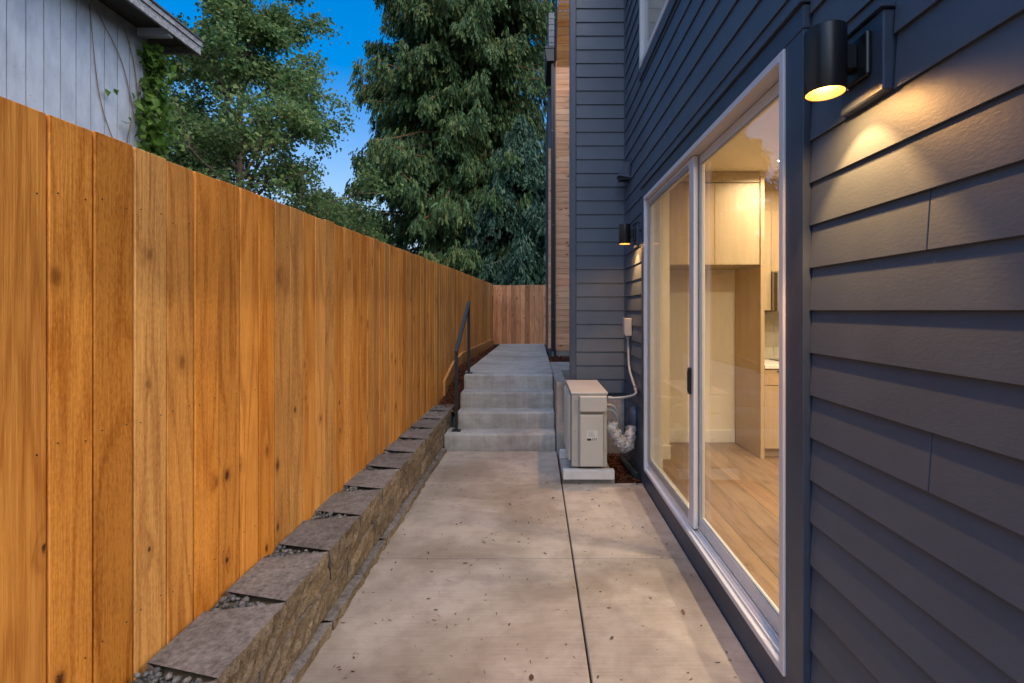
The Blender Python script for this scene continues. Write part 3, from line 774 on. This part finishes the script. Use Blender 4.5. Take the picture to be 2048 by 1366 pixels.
# pebbles in the wedge gaps
bm = bmesh.new(); bmesh.ops.create_icosphere(bm, subdivisions=1, radius=1)
IV = np.array([v.co[:] for v in bm.verts]); IF = np.array([[v.index for v in f.verts] for f in bm.faces]); bm.free()
V, F, PID = [], [], []; nv = 0; pid = 0
yy = Y0
while yy < 6.3:
    for q in range(70 if yy < 3.2 else 40):
        u_ = random.random() ** .7; x_ = -1.12 - u_ * .245; hw = .005 + .075 * u_
        r_ = random.uniform(.007, .017) * (1 if random.random() < .8 else 1.5)
        c = np.array([x_, yy + random.uniform(-hw, hw), .328 + random.uniform(-.010, .014)])
        q_ = Matrix.Rotation(random.uniform(0, 6.28), 3, Vector((random.random(), random.random(), random.random() + .1)).normalized())
        sv = IV * np.array([1.0, random.uniform(.6, .9), random.uniform(.45, .75)]) * (1 + rng.uniform(-.08, .08, (len(IV), 1)))
        V.append((sv @ np.array(q_)) * r_ + c); F.append(IF + nv); PID += [pid] * len(IF); nv += len(IV); pid += 1
    yy += .430
pb = npmesh('pebbles', np.concatenate(V), np.concatenate(F), PID, 'pebble', None, True); tag(pb, 'small grey river pebbles filling gaps between the wall blocks', 'pebbles', kind='stuff')

# ------------------------------------------------------------ mulch
def chips(name, fn, n, label, sz=(.016, .05)):
    V, F, PID = [], [], []
    for i_ in range(n):
        c = np.array(fn()); L = random.uniform(*sz); wd = L * random.uniform(.2, .45); th = wd * .35
        b_ = np.array([[sx * L / 2 * (1 if sy * sz_ > 0 else .8), sy * wd / 2, sz_ * th / 2] for sz_ in (-1, 1) for sy in (-1, 1) for sx in (-1, 1)])
        m_ = np.array(Matrix.Rotation(random.uniform(0, 6.28), 3, 'Z') @ Matrix.Rotation(random.gauss(0, .45), 3, 'Y') @ Matrix.Rotation(random.gauss(0, .5), 3, 'X'))
        V.append(b_ @ m_.T + c)
        F.append(np.array([[0, 2, 3, 1], [4, 5, 7, 6], [0, 1, 5, 4], [2, 6, 7, 3], [0, 4, 6, 2], [1, 3, 7, 5]]) + 8 * i_); PID += [i_] * 6
    return npmesh(name, np.concatenate(V), np.concatenate(F), PID, 'mulch')
ms_ = MB(); ys = [6.0 + i * .35 for i in range(22)]
for y in ys:
    for x_ in (fx(y) + .01, (fx(y) - .96) / 2, -.965 if y > 6.66 else -.94):
        ms_.v.append((x_, y, mz(y) - .02))
for i in range(len(ys) - 1):
    for j in range(2):
        a = i * 3 + j; ms_.f.append((a, a + 1, a + 4, a + 3)); ms_.m.append(0)
tag(ms_.build('mulch_bed', 'mulch'), kind='structure')
def f1():
    y = 6.1 + 7.2 * random.random() ** 1.8; a, b_ = fx(y) + .05, -.97
    return (a + (b_ - a) * random.random(), y, mz(y) - .012 + random.uniform(0, .022))
tag(chips('bark_mulch', f1, 3400, ''), 'dark red bark mulch between the fence and the upper walk', 'mulch', kind='stuff')
tag(bx('mulch_bed', 'mulch', None, .237, .985, 4.43, 5.36, -.12, -.035), kind='structure')
tag(chips('bark_mulch', lambda: (random.uniform(.70, .975), random.uniform(4.43, 5.34), -.03 + random.uniform(0, .04)), 700, ''), 'dark bark mulch between the heat pump and the house wall', 'mulch', kind='stuff')
tag(bx('mulch_bed', 'mulch', None, .23, .99, 8.21, 9.36, .4, .675), kind='structure')
tag(chips('bark_mulch', lambda: (random.uniform(.24, .98), random.uniform(8.22, 9.33), .68 + random.uniform(0, .03)), 800, ''), 'red bark mulch below the cedar-clad wall', 'mulch', kind='stuff')

# ------------------------------------------------------------ handrail
hr = thing('handrail', 'black metal stair handrail on two posts', 'handrail', (-.92, 5.57, .188))
q0, q1 = Vector((-.922, 5.585, .188)), Vector((-.90, 6.455, .742))
def rp(v): return v - Vector(hr.location)
for q, top in ((q0, .925), (q1, .915)):
    a = rp(q)
    MB().box(a.x - .017, a.x + .017, a.y - .017, a.y + .017, a.z + .006, a.z + top).build('post', 'rail_metal', hr, .002)
    MB().box(a.x - .05, a.x + .05, a.y - .05, a.y + .05, a.z, a.z + .008).build('base_plate', 'rail_metal', hr, .002)
    for sx in (-.036, .036): MB().tube([(a.x + sx, a.y - .036, a.z + .008), (a.x + sx, a.y - .036, a.z + .015)], .007, 6).build('bolt', 'rail_metal', hr)
a, b_ = rp(q0) + Vector((0, -.03, .90)), rp(q1) + Vector((0, .03, .932))
d = (b_ - a)
mb = MB(); mb.v = [tuple(p + Vector((sx * .021, 0, sz))) for p in (a, b_) for sx, sz in ((-1, 0), (1, 0), (1, .032), (-1, .032))]
mb.f = [(3, 2, 1, 0), (4, 5, 6, 7), (0, 1, 5, 4), (1, 2, 6, 5), (2, 3, 7, 6), (3, 0, 4, 7)]; mb.m = [0] * 6
mb.build('top_rail', 'rail_metal', hr, .003)

# ------------------------------------------------------------ heat pump and services
pad = bx('equipment_pad', 'concrete_old', None, .247, .722, 4.43, 5.30, -.03, .045, .006); tag(pad, 'thin concrete pad under the heat pump', 'pad')
ac = thing('heat_pump', 'beige heat pump outdoor unit on a white metal stand', 'heat pump', (.49, 4.8, .046))
def A(name, mt, x0, x1, y0, y1, z0, z1, bv=0, **k): return par(MB().box(x0, x1, y0, y1, z0, z1).build(name, mt, None, bv, **k), ac)
A('casing', 'ac_beige', .328, .655, 4.44, 5.22, .14, .805, .008, seg=2)
A('top_panel', 'ac_light', .322, .661, 4.432, 5.23, .806, .829, .006, seg=2)
A('corner_panel', 'ac_beige', .3285, .392, 4.4335, 4.4395, .15, .80, .003)
A('terminal_cover', 'ac_light', .397, .648, 4.388, 4.4385, .655, .797, .010, seg=3)
A('service_cover', 'ac_light', .400, .618, 4.404, 4.4385, .150, .628, .014, seg=3)
A('service_cover', 'ac_beige', .620, .648, 4.424, 4.4385, .30, .60, .004)
st_ = A('rating_sticker', 'sticker', .462, .562, 4.4012, 4.4036, .385, .485)
for i in range(5): A('print_line', 'print_grey', .478, .478 + random.uniform(.04, .07), 4.4004, 4.4010, .47 - i * .010, .473 - i * .010)
A('print_line', 'black_metal', .466, .505, 4.4004, 4.4010, .392, .412)
for i in range(3): A('print_line', 'print_grey', .512 + i * .016, .524 + i * .016, 4.4004, 4.4010, .392, .418)
for z in (.20, .47, .745): par(MB().tube([(.36, 4.4333, z), (.36, 4.429, z)], .007, 10).build('screw', 'grey_pvc', None), ac)
for x in (.41, .635): par(MB().tube([(x, 4.3878, .672), (x, 4.385, .672)], .005, 8).build('screw', 'grey_pvc', None), ac)
A('grille_frame', 'ac_light', .306, .3275, 4.53, 5.17, .17, .785, .006)
gb = MB()
for i in range(24): gb.box(.298, .3055, 4.54 + i * .0265, 4.544 + i * .0265, .19, .77)
par(gb.build('fan_grille', 'ac_light', None), ac)
for y in (4.375, 5.0):
    mb = MB(); mb.box(.248, .712, y, y + .065, .047, .052); mb.box(.248, .712, y, y + .005, .0525, .128); mb.box(.248, .712, y + .0055, y + .065, .1235, .128)
    par(mb.build('stand_rail', 'stand_white', None, .001), ac)
for x in (.345, .60):
    A('foot', 'stand_white', x, x + .04, 4.46, 4.52, .1285, .1395, .002); A('foot', 'stand_white', x, x + .04, 5.0, 5.06, .1285, .1395, .002)
def bez(pts, n=8):
    pts = [Vector(p) for p in pts]; out = []
    P_ = [pts[0] * 2 - pts[1]] + pts + [pts[-1] * 2 - pts[-2]]
    for i in range(1, len(P_) - 2):
        for k_ in range(n):
            t_ = k_ / n
            out.append(.5 * ((2 * P_[i]) + (P_[i + 1] - P_[i - 1]) * t_ + (2 * P_[i - 1] - 5 * P_[i] + 4 * P_[i + 1] - P_[i + 2]) * t_ ** 2 + (3 * P_[i] - P_[i - 1] - 3 * P_[i + 1] + P_[i + 2]) * t_ ** 3))
    out.append(pts[-1]); return out
cd = thing('conduit', 'thin grey electrical conduit curving from the wall box to the heat pump', 'conduit', (.955, 5.0, 1.3))
par(MB().tube(bez([(.952, 5.0, 1.312), (.955, 4.99, 1.16), (.950, 4.90, .98), (.955, 4.66, .835), (.93, 4.52, .795), (.82, 4.47, .775), (.70, 4.465, .768)]), .0125, 10).build('tube', 'grey_pvc', None, smooth=True), cd)
par(MB().tube([(.70, 4.465, .768), (.664, 4.465, .768)], .019, 10).build('fitting', 'grey_pvc', None, smooth=True), cd)
par(MB().tube([(.952, 5.0, 1.312), (.952, 5.0, 1.285)], .019, 10).build('fitting', 'grey_pvc', None, smooth=True), cd)
par(bx('clip', 'steel', None, .94, .982, 4.645, 4.665, .815, .85, .001), cd)
eb = thing('disconnect_box', 'small grey electrical box on the siding above the conduit', 'electrical box', (.96, 5.0, 1.31))
par(bx('body', 'box_grey', None, .915, .984, 4.955, 5.045, 1.318, 1.50, .005, seg=2), eb)
par(bx('cover', 'box_grey', None, .906, .9145, 4.950, 5.050, 1.335, 1.505, .003), eb)
par(bx('latch', 'steel', None, .901, .9055, 4.985, 5.015, 1.36, 1.385, .001), eb)
for i, off in enumerate((0, .045)):
    tb = MB().tube(bez([(.658, 4.50, .70 - off), (.72, 4.50, .685 - off), (.765, 4.52, .60 - off), (.775, 4.55, .47 - off * .5), (.775, 4.58, .36)]), .014, 10).build('hose', 'grey_pvc', None, smooth=True)
    tag(tb, ['upper grey hose looping out of the heat pump side', 'lower grey hose looping out of the heat pump side'][i], 'hose', 'grey hoses')
pts = bez([(.658, 4.47, .50), (.715, 4.475, .485), (.765, 4.49, .39), (.83, 4.52, .315), (.885, 4.60, .335), (.925, 4.70, .43)], 10)
rad = [.052 + .010 * math.sin(i * .9) + random.uniform(-.009, .009) for i in range(len(pts))]; rad[0] = .05; rad[-1] = .06
mb = MB(); mb.tube(pts, rad, 18)
mb.v = [tuple(Vector(v) + Vector((random.gauss(0, .0045), random.gauss(0, .0045), random.gauss(0, .0045)))) for v in mb.v]
ls = thing('refrigerant_line', 'crumpled clear plastic wrapping around the pipes beside the heat pump', 'pipe wrap', (.658, 4.47, .3))
par(mb.build('plastic_wrap', 'clear_plastic', None, smooth=True), ls)
par(MB().tube(pts, .024, 10).build('pipe', 'stand_white', None, smooth=True), ls)
# painted cover where the line enters the wall
cv = MB(); n = 14; prof = [(.000, .63), (.035, .62), (.062, .595), (.082, .55), (.088, .49), (.088, .35)]
for r_, z in prof:
    for k_ in range(n + 1):
        a = math.pi * k_ / n
        cv.v.append((XW - .001 - r_ * math.sin(a) * .85, 4.80 + r_ * math.cos(a), z))
for i in range(len(prof) - 1):
    for k_ in range(n):
        b0 = i * (n + 1) + k_; cv.f.append((b0, b0 + 1, b0 + n + 2, b0 + n + 1)); cv.m.append(0)
o = cv.build('line_cover', 'trim_dark', None, smooth=True); tag(o, 'rounded dark wall cover where the wrapped pipes enter the house', 'pipe cover')
sm_ = o.modifiers.new('thick', 'SOLIDIFY'); sm_.thickness = .004
vh = thing('vent_hood', 'dark hooded wall vent high in the house corner', 'vent', (XW, 5.1, 2.97))
par(bx('flange', 'trim_dark', None, .972, .9835, 5.01, 5.19, 2.955, 3.155, .003), vh)
mb = MB(); mb.prism([(.9715, 3.135), (.935, 3.125), (.895, 3.085), (.868, 3.02), (.858, 2.985), (.9715, 2.965)], 1, 5.025, 5.175); par(mb.build('hood', 'trim_dark', None, .004, 2), vh)
par(bx('flap', 'black_metal', None, .875, .965, 5.03, 5.17, 2.952, 2.9645, .001), vh)
mb = MB(); n = 26
pts = [Vector((.895 + .055 * (i / n), 5.0 - .50 * (i / n), .045 - .02 * i / n)) for i in range(n + 1)]
mb.tube(pts, [.034 if i % 2 else .040 for i in range(n + 1)], 14)
tag(mb.build('drain_pipe', 'black_pipe', None, smooth=True), 'short black corrugated drain pipe lying at the wall base', 'drain pipe')

# ------------------------------------------------------------ litter on the concrete
V, F, PID = [], [], []; nv = 0
def surf():
    q = random.random()
    if q < .78: return random.uniform(-.98, .95), 1.7 + 3.6 * random.random(), 0.0
    if q < .88:
        i_ = random.randrange(4); return random.uniform(-.9, .2), SY[i_] + random.uniform(.04, .26), SZ[i_]
    y = random.uniform(6.7, 13); return random.uniform(-.93, .2), y, pz(y)
for i in range(650):
    x, y, z = surf()
    if x > .25 and (4.40 < y < 5.45): continue
    kind = random.random()
    L = random.uniform(.009, .028) if kind < .975 else random.uniform(.03, .05)
    wd = L * (random.uniform(.08, .18) if kind < .72 else random.uniform(.25, .5))
    a = random.uniform(0, 6.28); ca, sa = math.cos(a), math.sin(a); lift = random.uniform(.001, .005) + (.004 if kind > .93 else 0)
    pts = [(-L / 2, 0, .001), (-L / 6, -wd / 2, .0012), (L / 4, -wd / 2, lift * .8), (L / 2, 0, lift), (L / 4, wd / 2, lift * 1.3), (-L / 6, wd / 2, .002)]
    V += [(x + p[0] * ca - p[1] * sa, y + p[0] * sa + p[1] * ca, z + p[2] + .0005) for p in pts]
    F.append([nv + k_ for k_ in range(6)]); PID.append(i); nv += 6
tag(npmesh('leaf_litter', np.array(V), np.array(F), PID, 'litter'), 'scattered brown leaf bits and needles on the concrete', 'leaf litter', kind='stuff')

# ------------------------------------------------------------ neighbouring house
nb = thing('neighbor_house', 'pale grooved-panel house with weathered eave over the fence', 'house', (-5.9, 5, 0))
NX = -5.9; NY1 = 7.30; y = NY1 - .10
par(bx('wall_core', 'dark_void', None, -11, NX - .020, -4, NY1 - .02, -.1, 5.75), nb)
while y > -.4:
    o = bx0('siding_panel', 'painted_panel', None, NX - .016, NX, y - .2032 + .013, y, 0, 5.76, 0); par(o, nb); y -= .2032
par(bx('corner_board', 'painted_panel', None, NX - .01, NX + .022, NY1 - .095, NY1, 0, 5.74, .003), nb)
par(bx('corner_board', 'painted_panel', None, NX - .1, NX - .011, NY1 - .018, NY1 + .004, 0, 5.74, .003), nb)
par(bx('fascia', 'grey_fascia', None, -5.40, -5.36, -4, 7.72, 5.66, 5.86, .004), nb)
par(bx('fascia_trim', 'grey_fascia', None, -5.358, -5.34, -4, 7.73, 5.79, 5.87, .003), nb)
par(bx('soffit', 'roof_dark', None, NX - .3, -5.401, -4, 7.70, 5.78, 5.80), nb)
par(bx('fascia', 'grey_fascia', None, -11, -5.401, 7.68, 7.72, 5.67, 5.85, .004), nb)
par(MB().prism([(-11.2, 8.6), (-5.32, 5.875), (-5.32, 5.90), (-11.2, 8.63)], 1, -4, 7.74).build('roof', 'roof_dark', None), nb)
par(bx('outlooker', 'painted_panel', None, NX + .022, -5.405, 7.10, 7.19, 5.63, 5.745, .004), nb)

# climbing vine on its corner
def leaves(name, C, D, size, mat, parent=None, fold=.35, droop=None, pidoff=0):
    """broad leaves: kite-shaped, folded on the midrib, two triangles a side; C centres, D directions"""
    n = len(C)
    up = unit(rng.normal(size=(n, 3)) + np.array([0, 0, 1.2])); D = unit(D); S = unit(np.cross(D, up)); Nn = np.cross(S, D)
    sz = size * rng.uniform(.6, 1.25, (n, 1)); wd = sz * rng.uniform(.36, .52, (n, 1))
    b0 = C; tip = C + D * sz - Nn * sz * .12; l = C + D * sz * .38 + S * wd + Nn * wd * fold; r_ = C + D * sz * .38 - S * wd + Nn * wd * fold
    V = np.stack([b0, l, tip, r_], 1).reshape(-1, 3); i_ = np.arange(n)[:, None] * 4
    F = np.concatenate([i_ + np.array([[0, 2, 1]]), i_ + np.array([[0, 3, 2]])], 1).reshape(-1, 3)
    return npmesh(name, V, F, np.repeat(np.arange(n) + pidoff, 2), mat, parent)
vn = thing('climbing_vine', 'bright green leafy vine climbing the pale house corner', 'vine', (-5.86, 7.25, 0))
C = []
for i in range(1500):
    z = 3.2 + 2.35 * random.random()
    f_ = (z - 3.2) / 2.35
    cx = .02 + .10 * math.sin(z * 3.1)
    wd_ = .20 + .12 * math.sin(z * 4.3 + 1) - .10 * max(0, f_ - .6)
    y = 7.30 + cx + random.gauss(0, .55) * wd_ * 1.4
    x = NX + .04 + abs(random.gauss(0, .12)) if y < 7.33 else NX + random.uniform(-.35, .15)
    C.append((x, y, z))
C = np.array(C); Dv = np.tile(np.array([[.35, 0.1, -1.0]]), (len(C), 1)) + rng.normal(0, .45, (len(C), 3))
par(leaves('leaves', C, Dv, .125, 'ivy_leaf'), vn)
vs = MB()
vs.tube(bez([(NX + .03, 7.30, 0), (NX + .05, 7.25, 2), (NX + .04, 7.32, 3.6), (NX + .05, 7.28, 5.5)]), .015, 6)
for pts in ([(5.85, 7.12, 3.25), (5.88, 6.55, 4.3), (5.88, 6.35, 5.6)], [(5.88, 7.1, 4.3), (5.88, 6.85, 5.1), (5.88, 6.45, 5.6)], [(5.88, 7.12, 3.4), (5.88, 6.95, 3.95), (5.88, 7.0, 4.3)], [(5.88, 7.15, 4.6), (5.88, 7.05, 5.2), (5.88, 6.9, 5.6)]):
    vs.tube(bez([(-a, b_, c) for a, b_, c in pts]), [.008 - .0002 * i_ for i_ in range(17)], 5)
par(vs.build('stem', 'twig_brown', None), vn)

# ------------------------------------------------------------ trees
def limb(mb, p, d, L, r0, depth, out, spread, bendz, rnd, tips):
    n = 5; pts = [p]; q = p.copy(); dd = d.copy()
    for i in range(n):
        dd = (dd + Vector((rnd.gauss(0, .13), rnd.gauss(0, .13), rnd.gauss(0, .10) + bendz))).normalized()
        q = q + dd * (L / n); pts.append(q.copy())
    mb.tube(pts, [r0 * (1 - .6 * i / n) for i in range(n + 1)], 6 if r0 > .02 else 4, cap=False)
    if depth == 0:
        tips.append((pts[2], dd)); tips.append((pts[3], dd)); tips.append((pts[5], dd)); tips.append((pts[4], dd)); return
    for k_ in range(out[depth]):
        f_ = rnd.uniform(.35, 1.0); i = min(n - 1, int(f_ * n)); base = pts[i].lerp(pts[i + 1], f_ * n - i)
        ax = Vector((rnd.gauss(0, 1), rnd.gauss(0, 1), rnd.gauss(0, .6))).normalized()
        nd_ = (dd + ax * spread).normalized()
        limb(mb, base, nd_, L * rnd.uniform(.5, .78), r0 * .5, depth - 1, out, spread, bendz, rnd, tips)
def broadleaf(name, label, x, y, h, r0, nleaf, size, seed, mat, group, bare=.28, limbs=11, spread=.95, Lf=.30, clump=.16, zb=0, lean=(0, 0)):
    rnd = random.Random(seed); t_ = thing(name, label, 'tree', (x, y, zb), group)
    mb = MB(); tips = []
    tr = [Vector((lean[0] * i / 8 + rnd.gauss(0, .04 * i / 4), lean[1] * i / 8 + rnd.gauss(0, .04 * i / 4), h * .92 * i / 8)) for i in range(9)]
    mb.tube(tr, [r0 * (1 - .85 * i / 8) for i in range(9)], 9)
    for k_ in range(limbs):
        f_ = bare + (1 - bare) * (k_ + rnd.random()) / limbs; i = min(7, int(f_ * 8)); p = tr[i].lerp(tr[i + 1], f_ * 8 - i)
        a = k_ * 2.4 + rnd.uniform(-.5, .5); e = .25 + .75 * f_
        d_ = Vector((math.cos(a), math.sin(a), e)).normalized()
        limb(mb, p, d_, h * Lf * (1.15 - .65 * f_) * rnd.uniform(.75, 1.2), r0 * .45 * (1.1 - .7 * f_), 2, {2: 6, 1: 5}, spread, .01, rnd, tips)
    mb.build('trunk', 'bark', t_)
    T = np.array([p[:] for p, _ in tips]); Dd = np.array([d_[:] for _, d_ in tips])
    idx = rng.integers(0, len(T), nleaf)
    C = T[idx] + rng.normal(0, clump, (nleaf, 3)) * np.array([1, 1, .7])
    D_ = Dd[idx] * .5 + rng.normal(0, .6, (nleaf, 3)) + np.array([0, 0, -.55])
    leaves('crown', C, D_, size, mat, t_)
    return t_
broadleaf('maple_tree', 'leafy green broadleaf tree behind the pale house', -7.75, 12.6, 10.4, .17, 62000, .098, 3, 'maple_leaf', None, bare=.22, limbs=18, Lf=.215, clump=.15)
broadleaf('garden_tree', 'pale green bushy tree behind the fence beside the broadleaf tree', -12.9, 27.5, 8.3, .16, 9000, .15, 11, 'far_leaf', 'distant trees', bare=.2, limbs=12, Lf=.17, clump=.22)
broadleaf('garden_tree', 'thin sparse distant tree left of the big conifer', -10.9, 28.5, 8.8, .10, 2200, .15, 12, 'far_leaf', 'distant trees', bare=.3, limbs=9, Lf=.17, clump=.16)
broadleaf('garden_tree', 'short distant tree just left of the big conifer', -9.4, 28, 7.4, .10, 6000, .15, 13, 'far_leaf', 'distant trees', bare=.15, limbs=12, Lf=.17, clump=.18)
def fronds(name, O, D_, L, mat, parent, k=3, droop=.5, wfac=.12):
    """drooping sprays: a main blade and k side blades a side, each a slim kite"""
    n = len(O); D_ = unit(D_); S = unit(np.cross(D_, np.tile([[0, 0, 1.0]], (n, 1)) + rng.normal(0, .3, (n, 3)))); V = []; pid = []
    def blade(o, d, l, w_):
        d = unit(d); s = unit(np.cross(d, rng.normal(size=d.shape)))
        m_ = o + d * l * .45; tip = o + d * l + np.array([0, 0, -1.0]) * l * .18
        V.append(np.stack([o, m_ + s * w_, tip, m_ - s * w_], 1)); pid.append(np.arange(n))
    blade(O, D_, L, L * wfac)
    for j in range(k):
        f_ = .15 + .7 * j / max(1, k - 1); base = O + D_ * L * f_ + np.array([0, 0, -1]) * L * .18 * f_ ** 2
        for sg in (-1, 1):
            dd = D_ * .75 + S * sg * rng.uniform(.4, .8, (n, 1)) + np.array([0, 0, -droop])
            blade(base, dd, L * (.62 - .35 * f_) * rng.uniform(.8, 1.2, (n, 1)), L * wfac * .75)
    V = np.concatenate(V).reshape(-1, 3); F = np.arange(len(V)).reshape(-1, 4)
    return npmesh(name, V, F, np.concatenate(pid), mat, parent)
def conifer(name, label, x, y, h, rad, seed, mat, nb_, nfr, fl, droop=.6, zmin=.4, power=.8, zvis=1e9, rt=.4, bark='bark_red', zb=0):
    rnd = random.Random(seed); r_ = np.random.default_rng(seed); t_ = thing(name, label, 'tree', (x, y, zb))
    mb = MB(); mb.tube([(0, 0, 0), (.05, 0, h * .3), (0, .05, h * .65), (0, 0, h)], [rt, rt * .75, rt * .4, .03], 12)
    O, D_, Ls = [], [], []
    for i in range(nb_):
        f_ = (i + rnd.random()) / nb_; z = zmin + (h - zmin) * f_
        if z > zvis: continue
        Rz = rad * (1 - f_) ** power * rnd.uniform(.62, 1.12); a = rnd.uniform(0, 6.283)
        ca, sa = math.cos(a), math.sin(a)
        m = 9; pts = []
        rise = rnd.uniform(.05, .35); dr = rnd.uniform(.35, .75) * droop
        for j in range(m):
            s_ = j / (m - 1)
            pts.append(Vector((ca * Rz * s_ + rnd.gauss(0, .03), sa * Rz * s_ + rnd.gauss(0, .03), z + Rz * (rise * s_ - dr * s_ * s_ + .22 * droop * s_ ** 4))))
        mb.tube(pts, [.055 * (1 - .85 * j / (m - 1)) * (Rz / rad + .3) for j in range(m)], 4, cap=False)
        nf = int(nfr * (Rz / rad + .15))
        for q in range(nf):
            s_ = .22 + .78 * rnd.random() ** .75; j = min(m - 2, int(s_ * (m - 1))); p = pts[j].lerp(pts[j + 1], s_ * (m - 1) - j)
            side = rnd.uniform(-1, 1); off = side * Rz * .26 * (1.05 - s_) * 1.3
            p = p + Vector((-sa * off, ca * off, -abs(off) * .30 * droop + rnd.gauss(-.10, .20)))
            dv = Vector((ca * .5 - sa * side * .7, sa * .5 + ca * side * .7, -.25 - 1.5 * droop * rnd.random()))
            O.append(p[:]); D_.append(dv[:]); Ls.append(fl * rnd.uniform(.6, 1.25))
    mb.build('trunk', bark, t_)
    fronds('crown', np.array(O), np.array(D_), np.array(Ls)[:, None], mat, t_, droop=droop)
conifer('cedar_tree', 'huge drooping conifer towering behind the far gate', -3.25, 21.5, 36, 5.3, 5, 'cedar_leaf', 1000, 190, .33, 1.15, .8, .55, 18.5, .55)
conifer('spruce_tree', 'smaller dark blue-green conifer in front of the huge one', -.55, 18.6, 8.9, 3.6, 8, 'spruce_leaf', 340, 110, .32, .8, .3, .7, 1e9, .16, 'bark')

# put the empty of every thing built in world coordinates at its base
bpy.context.view_layer.update()
for o in [q for q in sc.objects if q.type == 'EMPTY' and q.parent is None and tuple(q.location) == (0, 0, 0)]:
    pts = [c.matrix_world @ Vector(b_) for c in o.children_recursive if c.type == 'MESH' for b_ in c.bound_box]
    base = Vector(((min(p.x for p in pts) + max(p.x for p in pts)) / 2, (min(p.y for p in pts) + max(p.y for p in pts)) / 2, min(p.z for p in pts)))
    for c in o.children: c.location = c.location - base
    o.location = base
